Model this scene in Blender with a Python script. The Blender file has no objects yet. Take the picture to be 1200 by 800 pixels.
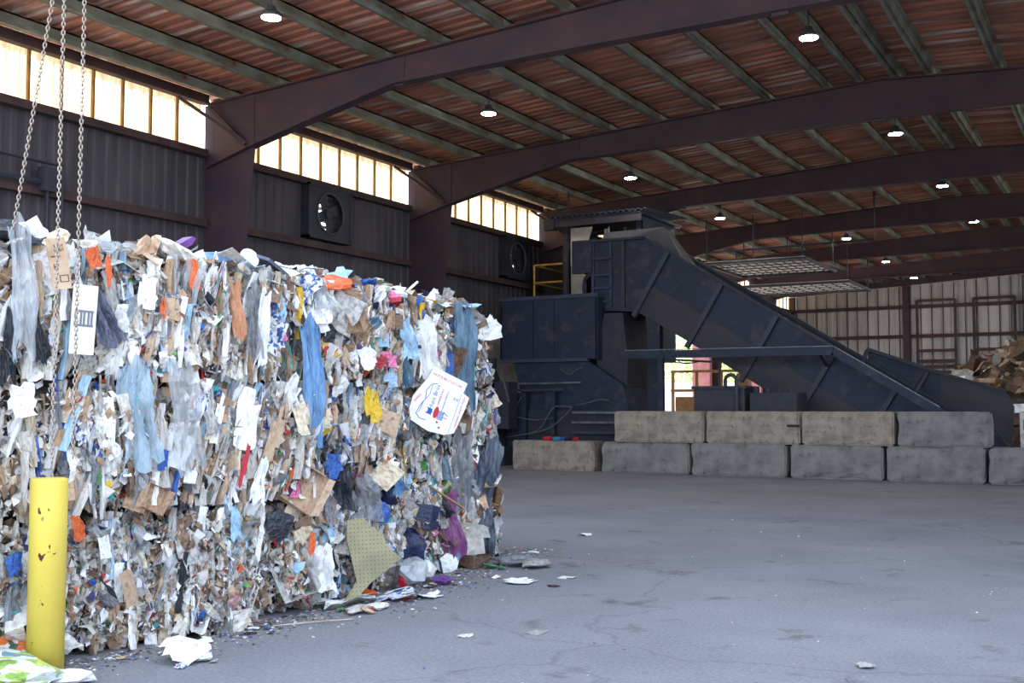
import bpy, bmesh, math, random
from mathutils import Vector, Matrix, Euler, noise

C = bpy.context.scene.collection
PI = math.pi
# ------------------------------------------------------------------ camera, world, sun, exposure
cam_data = bpy.data.cameras.new('camera')
cam_data.sensor_width = 36.0
cam_data.lens = 39.0                      # 1300 px focal length on a 1200 px wide frame
cam_data.clip_end = 400
cam = bpy.data.objects.new('camera', cam_data)
C.objects.link(cam)
YAW, PITCH = 0.5162, 0.0590
cam.location = (0, 0, 1.6)
cam.rotation_euler = Euler((PI / 2 + PITCH, 0, YAW), 'XYZ')
bpy.context.scene.camera = cam

world = bpy.data.worlds.new('hazy_sky')
bpy.context.scene.world = world
world.use_nodes = True
wn = world.node_tree
bg = wn.nodes['Background']
sky = wn.nodes.new('ShaderNodeTexSky')
sky.sky_type = 'NISHITA'
sky.sun_disc = False
sky.sun_elevation = math.radians(36)
sky.sun_rotation = math.radians(-40)
sky.air_density = 1.0
sky.dust_density = 3.0
mixw = wn.nodes.new('ShaderNodeMix')
mixw.data_type = 'RGBA'
mixw.inputs[0].default_value = 0.86
mixw.inputs[7].default_value = (2.55, 2.95, 3.6, 1)
wn.links.new(sky.outputs[0], mixw.inputs[6])
wn.links.new(mixw.outputs[2], bg.inputs['Color'])
bg.inputs['Strength'].default_value = 0.42

sun_d = bpy.data.lights.new('sun', 'SUN')
sun_d.energy = 12.0
sun_d.angle = math.radians(1.0)
sun_d.color = (1.0, 0.93, 0.82)
sun = bpy.data.objects.new('sun', sun_d)
C.objects.link(sun)
sun.location = (-40, 60, 50)
sun.rotation_euler = Vector((-0.48, 0.70, 0.53)).to_track_quat('Z', 'Y').to_euler()

vs = bpy.context.scene.view_settings
vs.view_transform = 'Standard'
vs.look = 'None'
vs.gamma = 1.0
vs.use_curve_mapping = False
vs.exposure = 1.08

# ------------------------------------------------------------------ helpers
def srgb(r, g, b):
    def f(c):
        c /= 255.0
        return c / 12.92 if c <= 0.04045 else ((c + 0.055) / 1.055) ** 2.4
    return (f(r), f(g), f(b), 1.0)

def mk(name, base, second=None, scale=4.0, lo=0.4, hi=0.62, rough=0.75, metal=0.0, bump=0.0, bscale=None,
       stretch=(1, 1, 1), third=None, tscale=15.0, tlo=0.62, thi=0.7, rnd=0.0, spec=0.4, detail=5.0):
    """plain procedural surface: base colour, broken by a second and a third colour through noise"""
    m = bpy.data.materials.new(name)
    m.use_nodes = True
    n, l = m.node_tree.nodes, m.node_tree.links
    p = n['Principled BSDF']
    p.inputs['Roughness'].default_value = rough
    p.inputs['Metallic'].default_value = metal
    p.inputs['Specular IOR Level'].default_value = spec
    tc = n.new('ShaderNodeTexCoord')
    mp = n.new('ShaderNodeMapping')
    mp.inputs['Scale'].default_value = stretch
    l.new(tc.outputs['Object'], mp.inputs['Vector'])
    col = None
    def ramp_mix(prev, c2, sc, a, b):
        nz = n.new('ShaderNodeTexNoise')
        nz.inputs['Scale'].default_value = sc
        nz.inputs['Detail'].default_value = detail
        nz.inputs['Roughness'].default_value = 0.6
        l.new(mp.outputs[0], nz.inputs['Vector'])
        r = n.new('ShaderNodeMapRange')
        r.inputs['From Min'].default_value = a
        r.inputs['From Max'].default_value = b
        l.new(nz.outputs['Fac'], r.inputs['Value'])
        mx = n.new('ShaderNodeMix')
        mx.data_type = 'RGBA'
        l.new(r.outputs[0], mx.inputs[0])
        if prev is None:
            mx.inputs[6].default_value = base
        else:
            l.new(prev, mx.inputs[6])
        mx.inputs[7].default_value = c2
        return mx.outputs[2]
    if second:
        col = ramp_mix(col, second, scale, lo, hi)
    if third:
        col = ramp_mix(col, third, tscale, tlo, thi)
    if rnd:
        oi = n.new('ShaderNodeObjectInfo')
        hs = n.new('ShaderNodeHueSaturation')
        r = n.new('ShaderNodeMapRange')
        r.inputs['To Min'].default_value = 1 - rnd
        r.inputs['To Max'].default_value = 1 + rnd * 0.5
        l.new(oi.outputs['Random'], r.inputs['Value'])
        l.new(r.outputs[0], hs.inputs['Value'])
        if col is None:
            hs.inputs['Color'].default_value = base
        else:
            l.new(col, hs.inputs['Color'])
        col = hs.outputs[0]
    if col is None:
        p.inputs['Base Color'].default_value = base
    else:
        l.new(col, p.inputs['Base Color'])
    if bump:
        nz = n.new('ShaderNodeTexNoise')
        nz.inputs['Scale'].default_value = bscale or scale * 3
        nz.inputs['Detail'].default_value = 6
        l.new(mp.outputs[0], nz.inputs['Vector'])
        b = n.new('ShaderNodeBump')
        b.inputs['Strength'].default_value = bump
        b.inputs['Distance'].default_value = 0.02
        l.new(nz.outputs['Fac'], b.inputs['Height'])
        l.new(b.outputs[0], p.inputs['Normal'])
    return m

def obj(name, bm, mat, parent=None, smooth=False, loc=None):
    me = bpy.data.meshes.new(name)
    if isinstance(bm, bmesh.types.BMesh):
        bmesh.ops.recalc_face_normals(bm, faces=bm.faces)
        bm.to_mesh(me)
        bm.free()
    else:
        me.from_pydata(bm[0], [], bm[1])
    for mm in (mat if isinstance(mat, (list, tuple)) else [mat]):
        me.materials.append(mm)
    if smooth:
        me.polygons.foreach_set('use_smooth', [True] * len(me.polygons))
    o = bpy.data.objects.new(name, me)
    C.objects.link(o)
    if parent is not None:
        o.parent = parent
    if loc is not None:
        o.location = loc
    return o

def tag(o, label=None, cat=None, group=None, kind=None):
    if label: o['label'] = label
    if cat: o['category'] = cat
    if group: o['group'] = group
    if kind: o['kind'] = kind
    return o

def empty(name, loc=(0, 0, 0), label=None, cat=None, group=None, kind=None, rz=0.0, parent=None):
    o = bpy.data.objects.new(name, None)
    o.empty_display_size = 0.2
    C.objects.link(o)
    o.location = loc
    o.rotation_euler = (0, 0, rz)
    if parent is not None: o.parent = parent
    return tag(o, label, cat, group, kind)

def dup(o, parent=None, loc=None):
    c = o.copy()
    C.objects.link(c)
    if parent is not None: c.parent = parent
    if loc is not None: c.location = loc
    for ch in list(o.children):
        dup(ch, c)
    return c

def BM(): return bmesh.new()

def box(bm, x0, x1, y0, y1, z0, z1, mi=0):
    v = [bm.verts.new(p) for p in ((x0, y0, z0), (x1, y0, z0), (x1, y1, z0), (x0, y1, z0), (x0, y0, z1), (x1, y0, z1), (x1, y1, z1), (x0, y1, z1))]
    for q in ((0, 3, 2, 1), (4, 5, 6, 7), (0, 1, 5, 4), (1, 2, 6, 5), (2, 3, 7, 6), (3, 0, 4, 7)):
        f = bm.faces.new([v[i] for i in q])
        f.material_index = mi
    return bm

def prism_y(bm, prof, y0, y1):
    """closed (x, z) outline pushed from y0 to y1"""
    a = [bm.verts.new((x, y0, z)) for x, z in prof]
    b = [bm.verts.new((x, y1, z)) for x, z in prof]
    n = len(prof)
    bm.faces.new(a)
    bm.faces.new(b[::-1])
    for i in range(n):
        bm.faces.new((a[i], b[i], b[(i + 1) % n], a[(i + 1) % n]))
    return bm

def prism_x(bm, prof, x0, x1):
    a = [bm.verts.new((x0, y, z)) for y, z in prof]
    b = [bm.verts.new((x1, y, z)) for y, z in prof]
    n = len(prof)
    bm.faces.new(a)
    bm.faces.new(b[::-1])
    for i in range(n):
        bm.faces.new((a[i], b[i], b[(i + 1) % n], a[(i + 1) % n]))
    return bm

def bar(bm, p, q, w, h=None):
    """square bar from p to q"""
    h = h or w
    p, q = Vector(p), Vector(q)
    d = (q - p).normalized()
    up = Vector((0, 0, 1)) if abs(d.z) < 0.95 else Vector((0, 1, 0))
    s = d.cross(up).normalized() * (w / 2)
    t = s.cross(d).normalized() * (h / 2)
    a = [bm.verts.new(p + k) for k in (s + t, -s + t, -s - t, s - t)]
    b = [bm.verts.new(q + k) for k in (s + t, -s + t, -s - t, s - t)]
    bm.faces.new(a); bm.faces.new(b[::-1])
    for i in range(4):
        bm.faces.new((a[i], b[i], b[(i + 1) % 4], a[(i + 1) % 4]))
    return bm

def tube(bm, pts, r, n=6, closed=False, cap=True):
    pts = [Vector(p) for p in pts]
    rings = []
    m = len(pts)
    for i, p in enumerate(pts):
        if closed:
            d = pts[(i + 1) % m] - pts[i - 1]
        else:
            d = pts[min(i + 1, m - 1)] - pts[max(i - 1, 0)]
        d.normalize()
        up = Vector((0, 0, 1)) if abs(d.z) < 0.9 else Vector((0, 1, 0))
        s = d.cross(up).normalized(); t = s.cross(d).normalized()
        rr = r[i] if isinstance(r, (list, tuple)) else r
        rings.append([bm.verts.new(p + (s * math.cos(2 * PI * k / n) + t * math.sin(2 * PI * k / n)) * rr) for k in range(n)])
    for i in range(m if closed else m - 1):
        a, b = rings[i], rings[(i + 1) % m]
        for k in range(n):
            bm.faces.new((a[k], a[(k + 1) % n], b[(k + 1) % n], b[k]))
    if not closed and cap:
        bm.faces.new(rings[0][::-1]); bm.faces.new(rings[-1])
    return bm

def lathe(bm, prof, n=16, c=(0, 0, 0)):
    rings = []
    for r, z in prof:
        rings.append([bm.verts.new((c[0] + r * math.cos(2 * PI * k / n), c[1] + r * math.sin(2 * PI * k / n), c[2] + z)) for k in range(n)])
    for a, b in zip(rings, rings[1:]):
        for k in range(n):
            bm.faces.new((a[k], a[(k + 1) % n], b[(k + 1) % n], b[k]))
    bm.faces.new(rings[0][::-1]); bm.faces.new(rings[-1])
    return bm

def text(body, size, mat, parent, mtx, extrude=0.0005, name='lettering'):
    cu = bpy.data.curves.new(name, 'FONT')
    cu.body = body
    cu.size = size
    cu.extrude = extrude
    cu.resolution_u = 2
    cu.align_x = 'CENTER'; cu.align_y = 'CENTER'
    cu.materials.append(mat)
    o = bpy.data.objects.new(name, cu)
    C.objects.link(o)
    o.parent = parent
    o.matrix_local = mtx
    me = bpy.data.meshes.new_from_object(o)            # plain mesh letters
    m_ = bpy.data.objects.new(name, me)
    C.objects.link(m_)
    m_.parent = parent
    m_.matrix_local = mtx
    bpy.data.objects.remove(o)
    return m_

# ------------------------------------------------------------------ building materials
M = {}
M['frame'] = mk('red_oxide_steel', srgb(56, 43, 54), srgb(70, 50, 55), scale=1.2, third=srgb(104, 74, 66), tscale=6, tlo=.66, thi=.8, rough=.7)
M['purlin'] = mk('grey_green_purlin', srgb(132, 138, 128), srgb(104, 102, 92), scale=2.2, third=srgb(104, 62, 44), tscale=1.6, tlo=.58, thi=.7, rough=.65, stretch=(1, .5, 1))
M['dark_sheet'] = mk('dark_wall_sheet', srgb(80, 75, 80), srgb(66, 62, 68), scale=1.5, third=srgb(96, 90, 90), tscale=5, tlo=.6, thi=.75, rough=.75, stretch=(1, 1, .2))
M['girt'] = mk('brown_girt', srgb(62, 46, 48), srgb(78, 58, 56), scale=2, rough=.75)
M['far_sheet'] = mk('pale_wall_sheet', srgb(196, 192, 192), srgb(168, 162, 164), scale=.7, lo=.45, hi=.7, third=srgb(140, 128, 124), tscale=3, tlo=.62, thi=.78, rough=.7, stretch=(1, 1, .3))
M['push_wall'] = mk('beige_block_wall', srgb(190, 182, 170), srgb(164, 156, 146), scale=2, rough=.9, bump=.3)
M['concrete'] = mk('tan_concrete', srgb(166, 152, 136), srgb(134, 124, 114), scale=3.2, third=srgb(96, 84, 74), tscale=9, tlo=.56, thi=.72, rough=.95, bump=.6, bscale=22)
M['concrete_grey'] = mk('grey_concrete', srgb(140, 137, 132), srgb(116, 114, 112), scale=2.6, third=srgb(86, 78, 70), tscale=5, tlo=.58, thi=.75, rough=.95, bump=.5, bscale=24)
M['steel_blue'] = mk('dark_blue_machine_paint', srgb(35, 47, 68), srgb(30, 40, 58), scale=1.4, third=srgb(72, 66, 74), tscale=2.6, tlo=.54, thi=.72, rough=.6)
M['steel_blue2'] = mk('worn_blue_machine_paint', srgb(58, 68, 90), srgb(60, 60, 70), scale=1.1, third=srgb(92, 78, 72), tscale=5, tlo=.62, thi=.78, rough=.6)
M['rub_brown'] = mk('scuffed_brown_steel', srgb(62, 56, 62), srgb(50, 50, 62), scale=1.5, third=srgb(116, 98, 86), tscale=4, tlo=.64, thi=.8, rough=.6)
M['black_steel'] = mk('greasy_black_steel', srgb(42, 46, 58), srgb(56, 56, 64), scale=3, rough=.6)
M['edge_steel'] = mk('bare_steel_edge', srgb(120, 124, 132), srgb(90, 88, 90), scale=4, rough=.4, metal=.3)
M['grey_panel'] = mk('grey_sheet_steel', srgb(100, 98, 102), srgb(88, 86, 92), scale=1, rough=.65)
M['cab_pale'] = mk('pale_cab_panel', srgb(168, 164, 158), srgb(146, 142, 138), scale=2, rough=.7)
M['yellow_rail'] = mk('yellow_rail_paint', srgb(206, 170, 50), srgb(170, 130, 50), scale=9, rough=.5)
M['rubber'] = mk('black_rubber', srgb(36, 36, 40), rough=.7)
M['tan_wood'] = mk('tan_timber', srgb(176, 142, 100), srgb(150, 118, 84), scale=4, rough=.8)
M['pink_post'] = mk('sunlit_red_post', srgb(182, 124, 124), srgb(160, 104, 106), scale=2, rough=.7)  # pink tone paints in the sunlight on red-oxide steel
M['white_paint'] = mk('white_trailer_paint', srgb(235, 235, 235), srgb(215, 216, 218), scale=2, rough=.4)
M['ink_black'] = mk('black_ink', srgb(35, 33, 34), rough=.7)
M['ink_blue'] = mk('blue_ink', srgb(44, 84, 176), rough=.7)
M['ink_red'] = mk('red_ink', srgb(196, 44, 56), rough=.7)

def deck_material():
    m = mk('rusty_roof_deck', srgb(172, 112, 88), srgb(122, 84, 74), scale=1.0, lo=.38, hi=.6, third=srgb(176, 164, 156), tscale=1.35, tlo=.55, thi=.68,
           rough=.62, stretch=(.22, 2.6, 1), detail=6)
    n, l = m.node_tree.nodes, m.node_tree.links
    p = n['Principled BSDF']
    r = [x for x in n if x.type == 'MAP_RANGE'][-1]
    inv = n.new('ShaderNodeMapRange')
    inv.inputs['To Min'].default_value = .7
    inv.inputs['To Max'].default_value = .33
    l.new(r.outputs[0], inv.inputs['Value'])
    l.new(inv.outputs[0], p.inputs['Roughness'])
    return m
M['deck'] = deck_material()

def pane_material():
    m = bpy.data.materials.new('yellowed_fibreglass')
    m.use_nodes = True
    n, l = m.node_tree.nodes, m.node_tree.links
    n.remove(n['Principled BSDF'])
    out = n['Material Output']
    tc = n.new('ShaderNodeTexCoord'); mp = n.new('ShaderNodeMapping')
    mp.inputs['Scale'].default_value = (1, 9, .35)
    l.new(tc.outputs['Object'], mp.inputs[0])
    nz = n.new('ShaderNodeTexNoise'); nz.inputs['Scale'].default_value = 1.6; nz.inputs['Detail'].default_value = 5
    l.new(mp.outputs[0], nz.inputs['Vector'])
    cr = n.new('ShaderNodeValToRGB')
    e = cr.color_ramp.elements
    e[0].position = .26; e[0].color = (.36, .23, .09, 1)
    e[1].position = .50; e[1].color = (.60, .50, .33, 1)
    l.new(nz.outputs['Fac'], cr.inputs[0])
    t = n.new('ShaderNodeBsdfTranslucent'); d = n.new('ShaderNodeBsdfDiffuse')
    l.new(cr.outputs[0], t.inputs[0]); l.new(cr.outputs[0], d.inputs[0])
    mx = n.new('ShaderNodeMixShader'); mx.inputs[0].default_value = .3
    l.new(t.outputs[0], mx.inputs[1]); l.new(d.outputs[0], mx.inputs[2])
    l.new(mx.outputs[0], out.inputs['Surface'])
    return m
M['pane'] = pane_material()

def frosted_material():
    m = bpy.data.materials.new('pale_frosted_sheet'); m.use_nodes = True
    n, l = m.node_tree.nodes, m.node_tree.links
    n.remove(n['Principled BSDF'])
    t = n.new('ShaderNodeBsdfTranslucent'); d = n.new('ShaderNodeBsdfDiffuse'); mx = n.new('ShaderNodeMixShader'); mx.inputs[0].default_value = .7
    t.inputs[0].default_value = d.inputs[0].default_value = (.93, .91, .90, 1)
    l.new(t.outputs[0], mx.inputs[1]); l.new(d.outputs[0], mx.inputs[2]); l.new(mx.outputs[0], n['Material Output'].inputs['Surface'])
    return m
M['frosted'] = frosted_material()
def floor_material():
    m = mk('worn_asphalt_floor', srgb(138, 138, 143), srgb(123, 123, 129), scale=.55, lo=.35, hi=.65, third=srgb(88, 84, 86), tscale=1.7, tlo=.6, thi=.74,
           rough=.85, bump=.35, bscale=60, detail=8)
    n, l = m.node_tree.nodes, m.node_tree.links
    p = n['Principled BSDF']
    prev = p.inputs['Base Color'].links[0].from_socket
    tc = [x for x in n if x.type == 'TEX_COORD'][0]
    # hairline cracks
    nz = n.new('ShaderNodeTexNoise'); nz.inputs['Scale'].default_value = 1.1; nz.inputs['Detail'].default_value = 4
    l.new(tc.outputs['Object'], nz.inputs['Vector'])
    add = n.new('ShaderNodeVectorMath'); add.operation = 'ADD'
    l.new(tc.outputs['Object'], add.inputs[0]); l.new(nz.outputs['Color'], add.inputs[1])
    vo = n.new('ShaderNodeTexVoronoi'); vo.feature = 'DISTANCE_TO_EDGE'; vo.inputs['Scale'].default_value = .22
    l.new(add.outputs[0], vo.inputs['Vector'])
    r = n.new('ShaderNodeMapRange'); r.inputs['From Min'].default_value = 0.0; r.inputs['From Max'].default_value = .007
    r.inputs['To Min'].default_value = .80; r.inputs['To Max'].default_value = 1.0
    l.new(vo.outputs['Distance'], r.inputs['Value'])
    # fine grit
    g = n.new('ShaderNodeTexNoise'); g.inputs['Scale'].default_value = 38; g.inputs['Detail'].default_value = 3
    l.new(tc.outputs['Object'], g.inputs['Vector'])
    gr = n.new('ShaderNodeMapRange'); gr.inputs['From Min'].default_value = .3; gr.inputs['From Max'].default_value = .72
    gr.inputs['To Min'].default_value = .82; gr.inputs['To Max'].default_value = 1.2
    l.new(g.outputs['Fac'], gr.inputs['Value'])
    mu = n.new('ShaderNodeMath'); mu.operation = 'MULTIPLY'
    l.new(r.outputs[0], mu.inputs[0]); l.new(gr.outputs[0], mu.inputs[1])
    hs = n.new('ShaderNodeHueSaturation')
    l.new(mu.outputs[0], hs.inputs['Value']); l.new(prev, hs.inputs['Color'])
    l.new(hs.outputs[0], p.inputs['Base Color'])
    return m
M['floor'] = floor_material()
M['yard'] = mk('yard_gravel', srgb(196, 190, 178), srgb(176, 172, 156), scale=.6, rough=.95)

# ------------------------------------------------------------------ setting: floor, roof, walls
XL, XR, XRIDGE, YB = -17.4, 7.66, -4.87, 63.0
YF = [10.6] + [9.67 + 7.62 * i for i in range(1, 8)]        # the open front edge, six frame lines, the end wall
def roof_z(x): return 8.78 - 0.0552 * abs(x - XRIDGE)

bm = BM(); box(bm, XL - .1, XR + .1, -25, YB + .3, -.25, 0)
tag(obj('floor', bm, M['floor']), 'grey worn concrete floor with faint cracks', kind='structure')
bm = BM()
for a in ((-140, XL - .1, -60, 140), (XR + .1, 90, -60, 140), (XL - .1, XR + .1, YB + .3, 140), (XL - .1, XR + .1, -60, -25)):
    box(bm, a[0], a[1], a[2], a[3], -.3, -.03)
tag(obj('ground', bm, M['yard']), 'pale yard ground outside the building', kind='structure')

def corrugated_roof():
    v, f = [], []
    per = [(0, 0), (.10, 0), (.13, .045), (.24, .045), (.27, 0)]
    xs = [XL - .35, XRIDGE, XR + .35]
    nx = len(xs)
    ys = []
    y = YF[0] - .3
    while y < YB + .3:
        for a, b in per: ys.append((y + a, b))
        y += .30
    for (yy, dz) in ys:
        for x in xs: v.append((x, yy, roof_z(x) + .26 + dz))
    for i in range(len(ys) - 1):
        for k in range(nx - 1):
            a = i * nx + k
            f.append((a, a + 1, a + nx + 1, a + nx))
    return v, f
ceiling = obj('ceiling', corrugated_roof(), M['deck'])
tag(ceiling, 'rust brown corrugated roof deck above grey purlins', kind='structure')
# weatherproof outer skin so that daylight does not reach through
bm = BM()
prism_y(bm, [(XL - .4, roof_z(XL - .4) + .36), (XRIDGE, roof_z(XRIDGE) + .36), (XR + .4, roof_z(XR + .4) + .36), (XR + .4, roof_z(XR + .4) + .40), (XRIDGE, roof_z(XRIDGE) + .40), (XL - .4, roof_z(XL - .4) + .40)], YF[0] - .35, YB + .35)
obj('roof_skin', bm, M['deck'], ceiling)

# purlins: one beam per line and bay
px_lines = [-16.75 + 1.345 * i for i in range(9)] + [-5.28, -4.46] + [XRIDGE + (XRIDGE - (-16.75 + 1.345 * i)) for i in range(8, -1, -1)]
pm = BM()
L = 7.58
box(pm, -.035, .035, 0, L, 0, .245)
box(pm, -.035, .10, 0, L, 0, .03)
box(pm, -.10, .035, 0, L, .215, .245)
box(pm, .085, .10, 0, L, 0, .055)
pur0 = obj('purlin', pm, M['purlin'], ceiling)
first = True
for b in range(7):
    for x in px_lines:
        o = pur0 if first else pur0.copy()
        if not first: C.objects.link(o)
        first = False
        o.location = (x, YF[b] + .02, roof_z(x))
        o.scale = (-1 if x > XRIDGE else 1, (YF[b + 1] - YF[b]) / 7.62, 1)
# sag rods between purlins (thin lines across the deck)

# steel frames
LEFT = [(-17.3, 0), (-17.3, 8.09), (-12.3, 8.37), (-4.87, 8.78), (-4.87, 7.93), (-9.4, 7.90), (-12.4, 7.84), (-14.65, 7.36), (-16.12, 7.03), (-16.3, 5.3), (-16.75, 0)]
def mir(p): return (2 * XRIDGE - p[0], p[1])
def frame(i):
    y = YF[i]
    fr = empty('steel_frame', (0, y, 0), kind='structure')
    for sgn in (0, 1):
        T = (lambda p: p) if not sgn else mir
        # column web + flanges
        bm = BM()
        prism_y(bm, [T(p) for p in ((-17.3, 0), (-17.3, 8.09), (-16.15, 8.15), (-16.12, 7.03), (-16.3, 5.3), (-16.75, 0))], -.012, .012)
        for p, q in (((-17.29, 0), (-17.29, 8.08)), ((-16.12, 7.03), (-16.3, 5.3)), ((-16.3, 5.3), (-16.75, 0))):
            p, q = T(p), T(q)
            bar(bm, (p[0], 0, p[1]), (q[0], 0, q[1]), .26, .03)
        obj('column', bm, M['frame'], fr)
        bm = BM()
        prism_y(bm, [T(p) for p in ((-16.15, 8.15), (-12.3, 8.37), (-4.87, 8.78), (-4.87, 7.93), (-9.4, 7.90), (-12.4, 7.84), (-14.65, 7.36), (-16.12, 7.03))], -.012, .012)
        for p, q in (((-17.3, 8.08), (-12.3, 8.36)), ((-12.3, 8.36), (-4.87, 8.77)), ((-4.87, 7.93), (-9.4, 7.90)), ((-9.4, 7.90), (-12.4, 7.84)), ((-12.4, 7.84), (-14.65, 7.36)), ((-14.65, 7.36), (-16.12, 7.03))):
            p, q = T(p), T(q)
            bar(bm, (p[0], 0, p[1]), (q[0], 0, q[1]), .26, .028)
        obj('rafter', bm, M['frame'], fr)
        for p, q in (((-16.13, 7.04), (-16.15, 8.14)), ((-17.28, 6.72), (-16.13, 7.03)), ((-12.35, 7.80), (-12.3, 8.37))):
            p, q = T(p), T(q)
            bm = BM(); bar(bm, (p[0], 0, p[1]), (q[0], 0, q[1]), .27, .05)
            obj('stiffener_plate', bm, M['frame'], fr)
        bm = BM(); p, q = T((-17.2, 8.02)), T((-16.2, 7.1)); bar(bm, (p[0], -.12, p[1]), (q[0], -.06, q[1]), .07)
        obj('web_brace', bm, M['girt'], fr)
        for dy in (-1.05, 1.05):
            p, q = T((-17.15, 8.0)), T((-16.2, 7.12))
            bm = BM(); bar(bm, (p[0], dy, p[1]), (q[0], .02 * (1 if dy > 0 else -1), q[1]), .06)
            obj('knee_brace', bm, M['girt'], fr)
    bm = BM(); bar(bm, (XRIDGE, 0, 7.86), (XRIDGE, 0, 8.80), .27, .05)
    obj('stiffener_plate', bm, M['frame'], fr)
for i in range(1, 7): frame(i)

# corrugated wall builder: grid of sheets with holes, ribs vertical
def corr_wall(along, at, inward, b0, b1, z0, z1, holes, per=.30, dep=.035, prof=((0, 0), (.45, 0), (.55, 1), (.9, 1))):
    v, f = [], []
    s = b0
    pts = []
    while s < b1 - 1e-4:
        for a, d in prof:
            if s + a * per < b1: pts.append((s + a * per, d * dep))
        s += per
    pts.append((b1, 0))
    extra = set()
    for h in holes: extra.update((h[0], h[1]))
    xs = [p[0] for p in pts]
    for e in extra:
        if b0 < e < b1 and min(abs(e - x) for x in xs) > 1e-4:
            pts.append((e, 0))
    pts.sort()
    zs = sorted({z0, z1} | {z for h in holes for z in h[2:4] if z0 < z < z1})
    for a, d in pts:
        for z in zs:
            v.append((at + inward * d, a, z) if along == 'y' else (a, at + inward * d, z))
    nz = len(zs)
    for i in range(len(pts) - 1):
        for k in range(nz - 1):
            ca, cz = (pts[i][0] + pts[i + 1][0]) / 2, (zs[k] + zs[k + 1]) / 2
            if any(h[0] < ca < h[1] and h[2] < cz < h[3] for h in holes): continue
            a = i * nz + k
            f.append((a, a + nz, a + nz + 1, a + 1))
    return v, f

FANS = [(20.35, 21.99), (29.75, 31.32)]
fan_holes = [(a + .62, a + 1.0, 5.86, 6.78) for a, b in FANS]
door_holes = [(YF[4] + .55, YF[5] - .55, -1, 6.4), (YF[5] + .55, YF[6] - .55, -1, 6.4)]
wl = tag(obj('wall_left', corr_wall('y', XL, 1, YF[0], YB, 0, 7.08, fan_holes + door_holes), M['dark_sheet']), 'dark ribbed steel side wall below a strip of yellow windows', kind='structure')
def girt_run(parent, z, y0, y1, h=.2, name='girt', mat='girt'):
    bm = BM(); box(bm, XL + .05, XL + .22, y0, y1, z - h / 2, z + h / 2); box(bm, XL + .20, XL + .24, y0, y1, z - h / 2, z - h / 2 + .06)
    return obj(name, bm, M[mat], parent)
for b in range(7):
    y0, y1 = YF[b] + .14, YF[b + 1] - .14
    girt_run(wl, 7.0, y0, y1, .16)
    if b not in (4, 5): girt_run(wl, 5.5, y0, y1, .16)
    girt_run(wl, 8.16, y0, y1, .2, 'eave_strut')
    if b < 4: girt_run(wl, 4.05, y0, y1, .16)
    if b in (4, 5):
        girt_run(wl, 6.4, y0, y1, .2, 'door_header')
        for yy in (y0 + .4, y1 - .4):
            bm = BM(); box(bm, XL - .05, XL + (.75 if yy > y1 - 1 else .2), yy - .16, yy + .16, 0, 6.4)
            obj('door_post', bm, M['pink_post'], wl)  # sunlight is in the pink; the deep posts stand for frame columns
# low masonry push wall along the left side, coursed blocks
bm = BM(); box(bm, XL + .02, XL + .16, 24.95, 40.2, 0, 3.9)
obj('push_wall', bm, M['push_wall'], wl)
bl = BM(); box(bl, -.03, .03, .006, .994, .006, .494)
blk0 = None
for r in range(8):
    for k in range(8):
        y = 27.0 + k * 1.0 + (.5 if r % 2 else 0)
        if y > 34: continue
        if blk0 is None:
            blk0 = obj('masonry_block', bl, M['push_wall'], wl); o = blk0
        else:
            o = blk0.copy(); C.objects.link(o)
        o.location = (XL + .19, y, r * .487)

# window strip: one window per bay, panes and mullions
M['mull'] = mk('leak_lit_gold_mullion', srgb(176, 128, 56), srgb(120, 80, 44), scale=3, rough=.7)  # gold tone paints in the daylight leaking between panes
pv, pf = [], []
prof = [(0, 0), (.10, 0), (.13, .03), (.20, .03), (.23, 0), (.38, 0), (.41, .03), (.48, .03), (.51, 0), (.655, 0)]
for a, d in prof:
    pv += [(d, a, 0), (d, a, 1.02)]
for i in range(len(prof) - 1): pf.append((2 * i, 2 * i + 2, 2 * i + 3, 2 * i + 1))
pane0 = mull0 = None
for b in range(7):
    w = empty('window_%d' % (b + 1), (XL, YF[b], 7.08), 'strip of cream translucent panels high on the left wall', kind='structure')
    n = 10 if b else 9
    st = (YF[b + 1] - YF[b] - .28) / n
    for k in range(n):
        if pane0 is None: pane0 = obj('pane', (pv, pf), M['pane'], w); o = pane0
        else: o = pane0.copy(); C.objects.link(o); o.parent = w
        o.location = (0, .14 + .04 + k * st, 0)
        o.scale = (1, (st - .05) / .655, 1)
        if mull0 is None:
            bm = BM(); box(bm, -.02, .05, -.022, .022, 0, 1.02); mull0 = obj('mullion', bm, M['mull'], w); o = mull0
        else: o = mull0.copy(); C.objects.link(o); o.parent = w
        o.location = (0, .14 + k * st, 0)

# end wall
wb = tag(obj('wall_back', corr_wall('x', YB, -1, XL, XR, 0, 8.9, [], per=.48, dep=.06, prof=((0, 0), (.72, 0), (.8, 1), (.92, 1))), M['far_sheet']), 'pale ribbed end wall with brown girts and posts', kind='structure')
def bx_part(name, par, mat, *a):
    bm = BM(); box(bm, *a); return obj(name, bm, M[mat], par)
for z in (7.02, 5.42, 3.75):
    bx_part('girt', wb, 'girt', XL + .1, XR - .1, YB - .24, YB - .07, z - .09, z + .09)
for x in (-17.2, -11.0, -4.87, 1.3):
    bx_part('column', wb, 'frame', x - .16, x + .16, YB - .52, YB - .25, 0, roof_z(x) - .3)
for x0, x1 in ((-10.45, -8.52), (-7.6, -5.62), (-2.8, -.8)):
    for x in (x0, x1):
        bx_part('door_post', wb, 'girt', x - .07, x + .07, YB - .34, YB - .24, 0, 7.35)
    for z, h in ((7.32, .07), (4.62, .08), (4.05, .1), (3.45, .08)):
        bx_part('door_rail', wb, 'girt', x0, x1, YB - .33, YB - .245, z - h, z + h)
bt0 = None
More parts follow.
